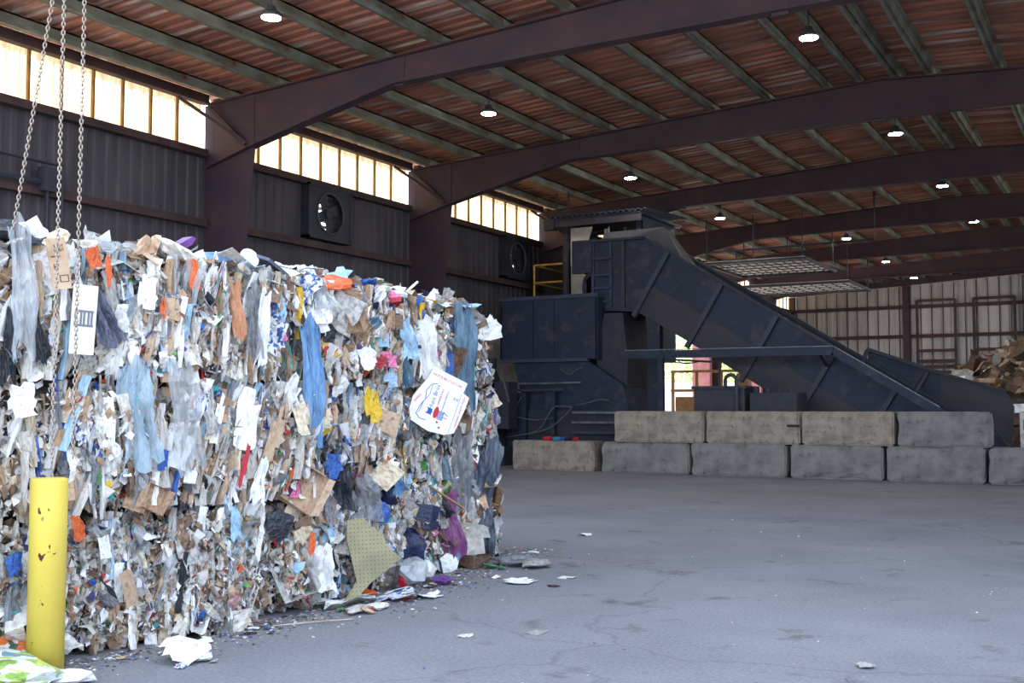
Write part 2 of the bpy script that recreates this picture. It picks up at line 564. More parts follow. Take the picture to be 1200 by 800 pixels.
for k in range(45):
    x = XL + .4 + k * .56
    if bt0 is None:
        bm = BM(); box(bm, -.018, .018, -.04, .02, 0, 1); bt0 = obj('batten', bm, M['girt'], wb); o = bt0
    else:
        o = bt0.copy(); C.objects.link(o)
    o.location = (x, YB - .06, 0); o.scale = (1, 1, roof_z(x) - .3)
# gable rafter of the end wall and eave line
bm = BM()
prism_y(bm, [(XL, roof_z(XL) + .02), (XRIDGE, 8.8), (XR, roof_z(XR) + .02), (XR, roof_z(XR) - .24), (XRIDGE, 8.54), (XL, roof_z(XL) - .24)], YB - .5, YB - .1)
obj('gable_rafter', bm, M['frame'], wb)

# right side wall, outside the picture: sheet with bays opened to let sky light in
wr = tag(obj('wall_right', corr_wall('y', XR, -1, YF[0], YB, 0, 8.15, [(YF[b] + .4, YF[b + 1] - .4, -1, 7.6) for b in (2, 3, 4, 5, 6)]), M['far_sheet']), 'unseen ribbed steel side wall, bays opened to let daylight in', kind='structure')

# ------------------------------------------------------------------ high-bay lamps
M['lamp_glow'] = bpy.data.materials.new('lamp_glow')
M['lamp_glow'].use_nodes = True
_n = M['lamp_glow'].node_tree.nodes
_p = _n['Principled BSDF']
_p.inputs['Emission Color'].default_value = (1, .97, .92, 1)
_p.inputs['Emission Strength'].default_value = 120.0
M['lamp_body'] = mk('grey_lamp_housing', srgb(70, 72, 76), rough=.5)
lamps = [((-12.45, 13.8), 'round high-bay lamp, nearest one along the left row, above the waste bales'),
         ((-12.4, 20.8), 'round high-bay lamp of the left row, in the second bay'),
         ((-12.45, 28.75), 'round high-bay lamp of the left row, above the control cab'),
         ((-12.45, 36.45), 'round high-bay lamp of the left row, just behind the inclined conveyor head'),
         ((-4.92, 19.24), 'round high-bay lamp under the ridge, nearest of the ridge row'),
         ((-4.92, 27.15), 'round high-bay lamp under the ridge, second of the ridge row'),
         ((-4.93, 34.3), 'round high-bay lamp under the ridge, third of the ridge row'),
         ((-4.96, 41.5), 'round high-bay lamp under the ridge, fourth of the ridge row'),
         ((-5.0, 48.9), 'round high-bay lamp under the ridge, fifth and last of the ridge row'),
         ((-9.75, 43.3), 'round high-bay lamp beyond the conveyor, beside the hanging racks'),
         ((-9.79, 51.1), 'round high-bay lamp beyond the second hanging rack'),
         ((-9.81, 58.2), 'round high-bay lamp closest to the pale end wall')]
lamp0 = None
for (x, y), lab in lamps:
    ztop = roof_z(x) + .30
    if lamp0 is None:
        lamp0 = empty('high_bay_lamp', (x, y, 8.08))
        bm = BM(); lathe(bm, [(.165, .0), (.185, .02), (.175, .06), (.10, .11), (.07, .19), (.03, .20)], 16); obj('housing', bm, M['lamp_body'], lamp0)
        bm = BM(); lathe(bm, [(.16, -.012), (.16, .004)], 16); obj('lens', bm, M['lamp_glow'], lamp0)
        bm = BM(); tube(bm, [(0, 0, .18), (0, 0, .36)], .015, 6); obj('hanger', bm, M['lamp_body'], lamp0)
        o = lamp0
    else:
        o = dup(lamp0, loc=(x, y, 8.08))
    for ch in o.children:
        if ch.name.startswith('hanger'): ch.scale = (1, 1, 1); ch.location = (0, 0, 0)
    tag(o, lab, 'lamp', 'high-bay lamps under the roof')
    if ztop - 8.08 > .36:
        bm = BM(); tube(bm, [(0, 0, .34), (0, 0, ztop - 8.06)], .012, 6); obj('chain_hanger', bm, M['lamp_body'], o)

# ------------------------------------------------------------------ exhaust fans on the left wall
for (y0, y1), lab in zip(FANS, ('square dark exhaust fan in the wall between the first two steel columns', 'square dark exhaust fan in the wall beside the control cab')):
    yc, zc = (y0 + y1) / 2, 6.30
    fan = empty('exhaust_fan', (XL, yc, zc), lab, 'fan', 'wall exhaust fans')
    hw, hh = (y1 - y0) / 2, .66
    bm = BM()
    for a in ((-hw, -hw + .06, -hh, hh), (hw - .06, hw, -hh, hh), (-hw, hw, hh - .06, hh), (-hw, hw, -hh, -hh + .06)):
        box(bm, .05, .30, a[0], a[1], a[2], a[3])
    obj('housing', bm, M['black_steel'], fan)
    # front plate with a round opening
    v, f = [], []
    n = 24
    for k in range(n):
        t = 2 * PI * k / n
        v.append((.28, .50 * math.cos(t), .50 * math.sin(t)))
        m = max(abs(math.cos(t)) / hw, abs(math.sin(t)) / hh)
        v.append((.28, math.cos(t) / m, math.sin(t) / m))
    for k in range(n):
        a, b = 2 * k, 2 * ((k + 1) % n)
        f.append((a, a + 1, b + 1, b))
    obj('front_plate', (v, f), M['black_steel'], fan)
    bm = BM(); tube(bm, [(.30, .5 * math.cos(2 * PI * k / 24), .5 * math.sin(2 * PI * k / 24)) for k in range(24)], .03, 5, closed=True)
    obj('ring', bm, M['lamp_body'], fan)
    bm = BM(); tube(bm, [(.08, 0, 0), (.26, 0, 0)], .12, 10); obj('motor', bm, M['black_steel'], fan)
    for k in range(4):
        t = .4 + k * PI / 2
        bm = BM()
        box(bm, -.015, .015, .1, .46, -.12, .12)
        bl_ = obj('blade', bm, M['black_steel'], fan)
        bl_.rotation_euler = (t, 0, 0); bl_.location = (.17, 0, 0)
    for k in range(7):
        bm = BM(); box(bm, -.004, .004, -.55, .55, -.05, .05)
        s_ = obj('louvre', bm, M['edge_steel'], fan); s_.location = (.03, 0, -.44 + k * .147); s_.rotation_euler = (0, math.radians(55), 0)

# conduit frame with a switch box at the left of the wall
cd = empty('conduit_run', (XL + .2, 12.2, 4.5), 'dark pipe frame with a switch box fixed on the left wall', 'pipework')
bm = BM(); tube(bm, [(.1, -2.4, 1.52), (.1, 1.23, 1.5), (.1, 1.25, -4.5)], .035, 6); obj('pipe', bm, M['black_steel'], cd)
bm = BM(); tube(bm, [(.1, -2.4, 1.12), (.1, .9, 1.14)], .05, 6); obj('pipe', bm, M['black_steel'], cd)
bm = BM(); tube(bm, [(.1, .92, 1.3), (.1, .92, -4.5)], .035, 6); obj('pipe', bm, M['black_steel'], cd)
bm = BM(); box(bm, 0, .2, .78, 1.05, .98, 1.42); obj('switch_box', bm, M['black_steel'], cd)
bm = BM(); bar(bm, (.1, .92, .25), (.1, 1.25, .25), .05); obj('rung', bm, M['black_steel'], cd)

# ------------------------------------------------------------------ hanging racks beyond the conveyor
def rack(x0, x1, y0, y1, z, lab):
    r = empty('hanging_rack', (x0, y0, z), lab, 'rack', 'racks hung below the far roof')
    w, d = x1 - x0, y1 - y0
    for a, b in (((0, 0), (w, 0)), ((0, d), (w, d)), ((0, 0), (0, d)), ((w, 0), (w, d))):
        bm = BM(); bar(bm, (a[0], a[1], 0), (b[0], b[1], 0), .08, .1); obj('frame_bar', bm, M['black_steel'], r)
    nx, ny = 11, 6
    for k in range(1, nx):
        bm = BM(); bar(bm, (w * k / nx, 0, .01), (w * k / nx, d, .01), .03, .03); obj('cross_bar', bm, M['black_steel'], r)
    for k in range(1, ny):
        bm = BM(); bar(bm, (0, d * k / ny, .02), (w, d * k / ny, .02), .035, .03); obj('long_bar', bm, M['black_steel'], r)
    bm = BM(); box(bm, .03, w - .03, .03, d - .03, .055, .075); obj('pale_sheet', bm, M['frosted'], r)
    for a in ((.1, .05), (w - .1, .05), (.1, d - .05), (w - .1, d - .05), (w / 2, .05), (w / 2, d - .05)):
        zt = roof_z(x0 + a[0]) + .1 - z
        bm = BM(); bar(bm, (a[0], a[1], 0), (a[0], a[1], zt), .035); obj('hanger_rod', bm, M['black_steel'], r)
rack(-13.8, -10.1, 38.5, 43.0, 6.8, 'flat gridded rack with pale sheet hung near the conveyor')
rack(-15.2, -10.3, 46.2, 50.2, 6.75, 'flat gridded rack with pale sheet hung farther back')
pc = empty('pipe_hanger', (-8.6, 38.4, 7.2), 'long dark pipe hung beside the nearer rack', 'pipework')
bm = BM(); tube(bm, [(-5.3, 0, 0), (.9, 0, .05), (.9, 0, 1.72)], .04, 6); obj('pipe', bm, M['black_steel'], pc)

# ------------------------------------------------------------------ concrete block barrier
def block_mesh(seed, w, d=.75, h=.75):
    rg = random.Random(seed)
    bm = BM(); box(bm, 0, w, 0, d, 0, h)
    bmesh.ops.bevel(bm, geom=bm.edges[:], offset=.035, segments=2, affect='EDGES')
    bmesh.ops.subdivide_edges(bm, edges=[e for e in bm.edges if e.calc_length() > .3], cuts=5, use_grid_fill=True)
    off = Vector((seed * 7.3, seed * 3.1, 0))
    for v in bm.verts:
        c = Vector((w / 2, d / 2, h / 2)); dv = v.co - c
        q = noise.noise(v.co * 3.1 + off)
        edge = sum(1 for a, b in ((abs(dv.x), w / 2), (abs(dv.y), d / 2), (abs(dv.z), h / 2)) if a > b - .06)
        k = .006 + (.022 if edge >= 2 else 0)
        if v.co.z > .02:
            nrm = Vector((math.copysign(1, dv.x) if abs(dv.x) > w / 2 - .06 else 0, math.copysign(1, dv.y) if abs(dv.y) > d / 2 - .06 else 0, math.copysign(1, dv.z) if abs(dv.z) > h / 2 - .06 else 0))
            v.co -= nrm * max(0, q + .15) * k * .9
            if edge >= 2 and q > .34: v.co -= nrm * .022
    return bm
BLK = [('bottom', -14.19, -11.86), ('bottom', -11.68, -9.38), ('bottom', -9.32, -7.04), ('bottom', -6.96, -4.93), ('bottom', -4.86, -2.88), ('bottom', -2.82, -.6),
       ('top', -11.30, -9.0), ('top', -8.95, -6.74), ('top', -6.69, -4.69), ('top', -4.63, -2.78)]
BLAB = ['lone low concrete block at the left end, with coloured gloves on it', 'grey concrete block on the floor, second from the left end of the barrier',
        'bluish grey concrete block on the floor, below the joint of the first two upper blocks', 'grey concrete block on the floor, fourth from the left end of the barrier',
        'grey streaked concrete block on the floor below the plain grey upper block', 'low concrete block at the right end with nothing on top, cut by the frame',
        'brown pitted concrete block, leftmost of the upper course', 'mottled grey concrete block in the upper course with a slot near its right end',
        'tan chipped concrete block in the upper course', 'smooth grey concrete block, rightmost of the upper course']
for i, ((row, x0, x1), lab) in enumerate(zip(BLK, BLAB)):
    o = obj('concrete_block', block_mesh(i + 3, x1 - x0), M['concrete'] if (row == 'top' and i != 9) or i == 0 else M['concrete_grey'], loc=(x0, 25.0 + (.0, .03, -.02, .01)[i % 4], 0 if row == 'bottom' else .752))
    tag(o, lab, 'concrete block', 'concrete barrier blocks')
    if i == 7:
        bm = BM(); box(bm, 1.92, 2.20, -.004, .05, .40, .45); obj('slot', bm, M['ink_black'], o)

# gloves on the lone block
def glove(name, mat, x, y, z, rz, lab, s=1.0):
    bm = BM()
    tube(bm, [(-.11, 0, .035), (-.06, 0, .04), (0, 0, .04), (.05, 0, .035)], [.035, .045, .055, .05], 8)
    for k in range(4):
        yy = -.042 + k * .028
        tube(bm, [(.03, yy, .035), (.10, yy * 1.2, .035 + .01 * (k % 2)), (.15 - .012 * abs(k - 1.5), yy * 1.3, .022)], [.018, .017, .011], 6)
    tube(bm, [(-.03, .03, .035), (.02, .085, .03), (.05, .10, .022)], [.02, .018, .012], 6)
    o = obj(name, bm, mat, smooth=True, loc=(x, y, z))
    o.rotation_euler = (0, 0, rz); o.scale = (s, s, s)
    return tag(o, lab, 'glove', 'work gloves on the low block')
M['red_cloth'] = mk('red_knit', srgb(190, 40, 60), srgb(160, 30, 48), scale=20, rough=.9)
M['teal_cloth'] = mk('teal_knit', srgb(40, 140, 160), srgb(30, 110, 130), scale=20, rough=.9)
M['blue_cloth'] = mk('blue_knit', srgb(40, 90, 170), srgb(30, 70, 140), scale=20, rough=.9)
M['black_cloth'] = mk('black_knit', srgb(30, 32, 40), rough=.9)
glove('work_glove', M['red_cloth'], -13.23, 25.2, .742, .6, 'red work glove at the left end of the glove row', 1.3)
glove('work_glove', M['red_cloth'], -13.06, 25.28, .742, 1.3, 'red work glove beside the teal glove', 1.3)
glove('work_glove', M['teal_cloth'], -12.93, 25.16, .742, .5, 'teal work glove on the low block', 1.2)
glove('work_glove', M['blue_cloth'], -12.77, 25.24, .742, .9, 'blue work glove on the low block', 1.25)
glove('work_glove', M['black_cloth'], -12.62, 25.2, .742, .5, 'black work glove on the low block', 1.2)
glove('work_glove', M['red_cloth'], -12.45, 25.22, .742, 2.2, 'red work glove alone at the right end of the glove row', 1.2)

# ------------------------------------------------------------------ conveyor
CY0, CY1 = 28.0, 30.1
cv = empty('inclined_conveyor', (-8, 28, 0), 'dark blue steel inclined conveyor rising to the left behind the concrete blocks', 'conveyor')
def W(o):            # world-coordinate mesh under an Empty that stands elsewhere
    o.location = -Vector(o.parent.location); return o
def topz(x): return 6.18 if x < -11.68 else 6.18 - (x + 11.68) * (4.68 / 7.46)
def botz(x): return max(.35, 4.25 - (x + 11.94) * (2.76 / 4.40))
SL = 4.68 / 7.46
# side panels between ribs: rib foot/top pairs, perpendicular-ish to the slope
ribs = [((-11.02, topz(-11.02)), (-11.94, 4.2)), ((-9.52, topz(-9.52)), (-10.42, 3.30)), ((-8.07, topz(-8.07)), (-8.95, 2.38)), ((-6.6, topz(-6.6)), (-7.5, 1.47)), ((-5.15, topz(-5.15)), (-6.05, .56))]
def panel(prof, y0, y1, mat, name='side_panel', par=None):
    bm = BM(); prism_y(bm, prof, y0, y1); return W(obj(name, bm, M[mat], par or cv))
for (y0, y1) in ((CY0, CY0 + .05), (CY1 - .05, CY1)):
    panel([(-13.25, 6.2), (-11.68, 6.18), ribs[0][0], ribs[0][1], (-13.3, 4.3)], y0, y1, 'steel_blue')
    panel([(-13.88, 6.22), (-13.27, 6.2), (-13.27, 5.35), (-13.88, 5.35)], y0 - .12 if y0 == CY0 else y0, y1, 'steel_blue')
    for a, b in zip(ribs, ribs[1:]):
        mid_a = (a[0][0] * .45 + a[1][0] * .55, a[0][1] * .45 + a[1][1] * .55)
        mid_b = (b[0][0] * .45 + b[1][0] * .55, b[0][1] * .45 + b[1][1] * .55)
        panel([a[0], b[0], mid_b, mid_a], y0 + .02, y1, 'steel_blue')
        panel([mid_a, mid_b, b[1], a[1]], y0, y1, 'rub_brown', 'skirt_panel')
    panel([ribs[-1][0], (-3.1, topz(-3.1)), (-3.1, .25), (-5.6, .25), ribs[-1][1]], y0, y1, 'steel_blue')
for (a, b) in ribs:
    bm = BM(); bar(bm, (a[0], CY0 - .04, a[1]), (b[0] - .1, CY0 - .04, b[1] - .12), .14, .12); W(obj('rib', bm, M['steel_blue2'], cv))
# rim flanges along the top edge, both sides
for y in (CY0 - .03, CY1 + .0):
    bm = BM(); bar(bm, (-13.88, y, 6.24), (-11.68, y, 6.22), .16, .07); bar(bm, (-11.68, y, 6.22), (-3.1, y, topz(-3.1) + .04), .16, .07); W(obj('top_rim', bm, M['black_steel'], cv))
bm = BM(); bar(bm, (-11.6, CY0 - .10, 6.19), (-3.2, CY0 - .10, topz(-3.2) - .01), .012, .02); W(obj('rim_edge', bm, M['edge_steel'], cv))
# belt and slats inside
bm = BM(); prism_y(bm, [(-13.8, 5.5), (-11.7, 5.5), (-3.1, topz(-3.1) - .55), (-3.1, topz(-3.1) - .65), (-11.7, 5.4), (-13.8, 5.4)], CY0 + .06, CY1 - .06); W(obj('belt', bm, M['rubber'], cv))
for k in range(22):
    x = -11.5 + k * .38
    bm = BM(); box(bm, x, x + .06, CY0 + .08, CY1 - .08, topz(x) - .6, topz(x) - .44); W(obj('slat', bm, M['black_steel'], cv))
# seam pieces and vertical panel edges at the head
for x, w in ((-13.27, .08), (-12.35, .10), (-12.72, .06)):
    bm = BM(); box(bm, x - w / 2, x + w / 2, CY0 - .06, CY0, 4.35, 6.2); W(obj('rib', bm, M['rub_brown'] if w == .10 else M['steel_blue2'], cv))
for z in (5.72, 5.26, 4.90, 4.53):
    bm = BM(); bar(bm, (-13.25, CY0 - .1, z), (-12.72, CY0 - .1, z), .05); W(obj('rung', bm, M['steel_blue2'], cv))
bm = BM(); prism_y(bm, [(-12.33, 5.48), (-11.95, 5.46), (-11.42, 5.18), (-11.42, 5.14), (-11.95, 5.42), (-12.33, 5.44)], CY0 - .012, CY0 + .01); W(obj('seam', bm, M['rub_brown'], cv))
# round drive bracket under the small end box
bm = BM(); tube(bm, [(-13.3 - .25 * math.sin(t), CY0 - .05, 4.95 + .36 * math.cos(t)) for t in [k * PI / 8 for k in range(9)]], .06, 6); W(obj('drive_guard', bm, M['black_steel'], cv))
# grey discharge hood over the head
bm = BM()
lo = [(-13.3, 28.5, 6.15), (-10.75, 28.5, 5.55), (-10.75, 29.4, 5.55), (-13.3, 29.4, 6.15)]
hi = [(-13.2, 28.6, 6.56), (-11.4, 28.6, 6.58), (-11.5, 29.3, 6.58), (-13.2, 29.3, 6.56)]
va = [bm.verts.new(p) for p in lo]; vb = [bm.verts.new(p) for p in hi]
bm.faces.new(va[::-1]); bm.faces.new(vb)
for i in range(4): bm.faces.new((va[i], va[(i + 1) % 4], vb[(i + 1) % 4], vb[i]))
W(obj('hood', bm, M['grey_panel'], cv))
# legs and outrigger beam with bright top edge
for x in (-11.5,):
    bm = BM(); box(bm, x - .2, x + .16, CY0 + .1, CY0 + .34, 0, botz(x) + .1); W(obj('leg', bm, M['steel_blue'], cv))
for x in (-12.6, -7.4):
    bm = BM(); box(bm, x - .1, x + .1, CY1 - .4, CY1 - .2, 0, botz(x) + .1); W(obj('leg', bm, M['steel_blue'], cv))
bm = BM(); bar(bm, (-11.9, 27.1, 2.98), (-6.45, 27.1, 2.95), .12, .2); bar(bm, (-6.45, 27.1, 2.95), (-4.05, 27.1, 1.47), .12, .2); W(obj('outrigger_beam', bm, M['steel_blue'], cv))
bm = BM(); bar(bm, (-11.9, 27.06, 3.1), (-6.45, 27.06, 3.07), .05, .02); bar(bm, (-6.45, 27.06, 3.07), (-4.05, 27.06, 1.6), .05, .02); W(obj('beam_edge', bm, M['edge_steel'], cv))
bm = BM(); box(bm, -10.98, -10.84, 27.05, 27.19, 0, 2.9); W(obj('leg', bm, M['steel_blue'], cv))
bm = BM(); box(bm, -4.3, -4.16, 27.05, 27.19, 0, 1.55); W(obj('leg', bm, M['steel_blue'], cv))
for x in (-9.0, -6.8): 
    bm = BM(); bar(bm, (x, 27.1, 2.95), (x, CY0, 2.98 if x < -8 else 2.6), .08); W(obj('strut', bm, M['steel_blue'], cv))

# loading hopper at the low end
lh = empty('loading_hopper', (-4.5, 30.3, 0), 'dark steel loading hopper wall at the low end of the conveyor', 'hopper')
panel([(-6.3, 3.12), (-5.1, 2.68), (-4.5, 2.45), (-4.5, .0), (-6.3, .0)], 30.25, 30.33, 'steel_blue', 'wall_panel', lh)
panel([(-4.5, 2.45), (-3.6, 2.2), (-2.96, 1.98), (-2.78, 1.6), (-2.85, .7), (-2.95, 0), (-4.5, 0)], 30.25, 30.33, 'rub_brown', 'wall_panel', lh)
bm = BM(); bar(bm, (-6.32, 30.2, 3.14), (-4.5, 30.2, 2.48), .09); bar(bm, (-4.5, 30.2, 2.48), (-2.95, 30.2, 2.0), .06); W(obj('rim', bm, M['black_steel'], lh))
bm = BM(); bar(bm, (-6.3, 30.15, 3.1), (-6.45, 29.9, 2.55), .08); bar(bm, (-4.82, 30.15, 2.5), (-5.15, 29.9, 1.85), .08); W(obj('brace', bm, M['black_steel'], lh))
bm = BM(); box(bm, -3.05, -2.6, 26.6, 27.0, 0, .72); bar(bm, (-2.98, 26.9, 1.25), (-2.62, 26.9, .72), .05); W(obj('foot_bracket', bm, M['steel_blue'], lh))

# ------------------------------------------------------------------ baler with hopper
bh = empty('baling_press', (-14, 27.5, 0), 'dark blue baling press with a tall square hopper, left of the conveyor', 'baling press')
def bpart(name, mat, *a):
    bm = BM(); box(bm, *a); return W(obj(name, bm, M[mat], bh))
for x0, x1 in ((-15.97, -14.93), (-14.91, -14.25), (-14.23, -12.95)):
    bpart('hopper_panel', 'steel_blue', x0, x1, 27.5, 27.56, 2.92, 4.66 if x1 < -13 else 4.62)
bpart('hopper_side', 'steel_blue', -16.0, -15.94, 27.5, 30.4, 2.92, 4.66)
bpart('hopper_side', 'steel_blue', -12.98, -12.92, 27.5, 30.4, 2.92, 4.62)
bpart('hopper_rim', 'steel_blue2', -16.05, -12.9, 27.44, 27.6, 4.62, 4.72)
bpart('hopper_flange', 'steel_blue2', -16.02, -13.2, 27.42, 27.6, 2.86, 2.95)
bm = BM()
prism_y(bm, [(-15.6, 2.9), (-13.3, 2.9), (-12.2, 2.2), (-12.0, 1.5), (-15.2, 1.5)], 27.55, 29.0); W(obj('throat', bm, M['steel_blue'], bh))
bm = BM(); prism_y(bm, [(-13.1, 2.9), (-12.85, 4.18), (-12.3, 4.18), (-12.15, 2.9), (-12.2, 1.2), (-12.6, 1.2)], 27.8, 29.4); W(obj('rear_casing', bm, M['black_steel'], bh))
bpart('ram_body', 'black_steel', -17.0, -11.6, 27.4, 28.6, .25, 1.5)
bpart('base_skid', 'black_steel', -17.1, -11.4, 27.3, 30.1, 0, .26)
for z in (1.45, 1.18, .9, .35):
    bm = BM(); bar(bm, (-13.6, 27.32, z), (-11.3, 27.32, z), .1, .06); W(obj('side_rail', bm, M['edge_steel'] if z > 1.0 else M['steel_blue2'], bh))
for x in (-16.6, -16.0, -15.3, -14.4):
    bpart('stiffener', 'steel_blue', x, x + .28, 27.25, 27.4, .3, 2.0)
bm = BM(); bar(bm, (-17.0, 27.22, 2.05), (-13.8, 27.22, 2.08), .06); W(obj('pipe_rail', bm, M['rub_brown'], bh))
bm = BM(); bar(bm, (-15.6, 27.22, 2.25), (-13.3, 27.22, 2.27), .04); W(obj('pipe_rail', bm, M['edge_steel'], bh))
def hose(pts, r, par, mat='rubber', name='hose'):
    bm = BM()
    P = [Vector(p) for p in pts]; Q = []
    for i in range(len(P) - 1):
        p0, p1, p2, p3 = P[max(i - 1, 0)], P[i], P[i + 1], P[min(i + 2, len(P) - 1)]
        for k in range(6):
            t = k / 6
            Q.append(.5 * ((2 * p1) + (p2 - p0) * t + (2 * p0 - 5 * p1 + 4 * p2 - p3) * t * t + (3 * p1 - p0 - 3 * p2 + p3) * t ** 3))
    Q.append(P[-1])
    tube(bm, Q, r, 5)
    o = obj(name, bm, M[mat], par, smooth=True)
    return W(o)
M['hose_grey'] = mk('dusty_hose', srgb(96, 96, 100), rough=.8)
hose([(-15.6, 27.15, .75), (-14.6, 27.12, .95), (-14.15, 27.1, 1.5), (-13.95, 27.1, 1.62), (-13.5, 27.1, 1.6)], .02, bh, 'hose_grey')
hose([(-15.4, 27.12, .78), (-14.3, 27.1, .98), (-13.75, 27.1, 1.35), (-13.5, 27.1, 1.6)], .02, bh, 'hose_grey')
hose([(-15.1, 27.15, 1.9), (-15.3, 27.1, 1.4), (-14.7, 27.1, 1.25), (-14.1, 27.15, 1.3)], .015, bh, 'hose_grey')
hose([(-13.4, 27.1, 1.65), (-13.0, 27.1, 1.72), (-12.7, 27.1, 1.8), (-12.4, 27.1, 1.78)], .018, bh, 'hose_grey')
hose([(-14.0, 27.4, 2.65), (-13.7, 27.35, 2.5), (-13.5, 27.35, 2.62), (-13.3, 27.4, 2.68)], .014, bh, 'hose_grey')

# rounded guard and posts at the left of the press
tg = empty('strapping_unit', (-16.3, 26.6, 0), 'dark rounded strapping unit standing between the bales and the press', 'machine')
prof = [(-16.95, 0)] + [(-16.3 - .55 * math.cos(t), 2.15 + .75 * math.sin(t)) for t in [k * PI / 10 for k in range(11)]] + [(-15.55, 0)]
bm = BM(); prism_y(bm, prof, 26.4, 27.1); W(obj('rounded_guard', bm, M['black_steel'], tg))
bm = BM(); box(bm, -15.72, -15.6, 26.5, 26.62, 0, 2.95); W(obj('post', bm, M['black_steel'], tg))
bm = BM(); bar(bm, (-16.1, 26.56, 2.9), (-15.6, 26.56, 2.92), .07); W(obj('arm', bm, M['black_steel'], tg))
bm = BM(); box(bm, -15.75, -15.15, 26.5, 27.0, 1.0, 2.3); W(obj('valve_block', bm, M['black_steel'], tg))
bm = BM(); bar(bm, (-15.3, 26.45, 2.4), (-15.1, 26.45, 1.75), .035); W(obj('lever', bm, M['edge_steel'], tg))
bm = BM(); box(bm, -17.0, -15.2, 26.35, 27.1, 0, .5); W(obj('base', bm, M['black_steel'], tg))

# ------------------------------------------------------------------ control cab with railing
cab = empty('control_cab', (-14.1, 30, 0), 'raised blue grey control cab with a corrugated roof above the press', 'cab')
CX0, CX1, CYF, CYB = -15.45, -12.85, 30.45, 33.2
def cpart(name, mat, *a):
    bm = BM(); box(bm, *a); return W(obj(name, bm, M[mat], cab))
cpart('front_panel', 'steel_blue', CX0, CX1, CYF, CYF + .06, 3.1, 5.02)
cpart('side_panel', 'steel_blue', CX1 - .06, CX1, CYF, CYB, 3.1, 7.3)
cpart('side_panel', 'steel_blue', CX0, CX0 + .06, CYF, CYB, 3.1, 7.2)
cpart('back_panel', 'cab_pale', CX0, CX1, CYB - .06, CYB, 3.1, 5.9)
cpart('floor_deck', 'black_steel', CX0 - 1.3, CX1, CYF - .1, CYB, 3.0, 3.1)
cpart('corner_post', 'rub_brown', CX0, CX0 + .14, CYF - .03, CYF + .1, 5.0, 7.2)
cpart('corner_post', 'steel_blue', CX1 - .14, CX1, CYF - .03, CYF + .1, 5.0, 7.2)
cpart('window_post', 'cab_pale', -14.06, -13.98, CYF, CYF + .08, 5.0, 7.0)
cpart('window_post', 'rub_brown', -13.42, -13.34, CYF, CYF + .08, 5.0, 7.0)
cpart('sill', 'edge_steel', CX0, CX1, CYF - .06, CYF + .1, 4.98, 5.06)
cpart('fascia', 'rub_brown', CX0 - .18, CX1 + .12, CYF - .3, CYF - .22, 7.12, 7.34)
M['curtain'] = mk('pale_sheeting', srgb(206, 202, 192), srgb(180, 174, 164), scale=3, rough=.7)
bm = BM(); prism_y(bm, [(-15.25, 7.12), (-14.5, 7.12), (-14.7, 6.5), (-15.0, 6.0), (-15.1, 5.95), (-15.25, 5.95)], CYF + .1, CYF + .12); W(obj('curtain', bm, M['curtain'], cab))
cpart('inner_board', 'cab_pale', -15.25, -14.75, CYF + .12, CYF + .16, 5.05, 6.0)
bm = BM(); prism_y(bm, [(-14.4, 6.3), (-13.95, 7.1), (-13.88, 6.3)], CYF + .12, CYF + .14); W(obj('curtain', bm, M['curtain'], cab))
# rear window of the cab: white frame around an open pane
for a in ((-13.75, -13.67, 6.2, 7.0), (-12.95, -12.87, 6.2, 7.0), (-13.75, -12.87, 6.92, 7.0), (-13.75, -12.87, 6.2, 6.26)):
    cpart('window_frame', 'white_paint', a[0], a[1], CYB - .1, CYB - .02, a[2], a[3])
cpart('back_panel', 'cab_pale', CX0, -13.75, CYB - .06, CYB, 5.9, 7.2)
# corrugated roof
v, f = [], []
xs = []
x = CX0 - .25
while x < CX1 + .25:
    for a, d in ((0, 0), (.04, .05), (.1, .05), (.14, 0)): xs.append((x + a, d))
    x += .19
for (xx, d) in xs:
    v += [(xx, CYF - .4, 7.42 + d), (xx, CYB + .3, 7.62 + d), (xx, CYF - .4, 7.39 + d), (xx, CYB + .3, 7.59 + d)]
for i in range(len(xs) - 1):
    a = 4 * i; b = a + 4
    f += [(a, a + 1, b + 1, b), (a + 2, b + 2, b + 3, a + 3), (a, b, b + 2, a + 2)]
W(obj('corrugated_roof', (v, f), M['steel_blue2'], cab))
bm = BM(); prism_y(bm, [(CX0 - .2, 7.32), (CX1 + .15, 7.32), (CX1 + .15, 7.4), (CX0 - .2, 7.4)], CYF - .3, CYB + .2); W(obj('roof_board', bm, M['steel_blue'], cab))
for x in (CX0 + .1, CX1 - .75):
    for y in (CYF + .2, CYB - .2):
        cpart('leg', 'steel_blue', x, x + .14, y, y + .14, 0, 3.0)
for x in (-15.6, -15.2):
    bm = BM(); tube(bm, [(x, CYF - .15, 7.3), (x, CYF - .15, roof_z(x))], .03, 6); W(obj('hanger_pipe', bm, M['black_steel'], cab))
cpart('flood_lamp', 'black_steel', -15.95, -15.6, CYF - .35, CYF - .1, 7.05, 7.35)

rl = empty('guard_rail', (-16.1, 30.4, 0), 'yellow pipe guard rail beside the control cab', 'railing')
for p in ((-16.45, 30.4), (-16.45, 32.6)):
    bm = BM(); tube(bm, [(p[0], p[1], 3.1), (p[0], p[1], 6.02)], .035, 6); W(obj('post', bm, M['yellow_rail'], rl))
for z in (6.02, 5.47):
    bm = BM(); tube(bm, [(CX0 - .02, 30.4, z), (-16.45, 30.4, z)], .032, 6); W(obj('rail', bm, M['yellow_rail'], rl))
    bm = BM(); tube(bm, [(-16.45, 30.4, z), (-16.45, 32.6, z)], .032, 6); W(obj('rail', bm, M['yellow_rail'], rl))
    bm = BM(); tube(bm, [(-16.45, 32.6, z), (CX0, 32.6, z)], .028, 6); W(obj('rail', bm, M['yellow_rail'], rl))

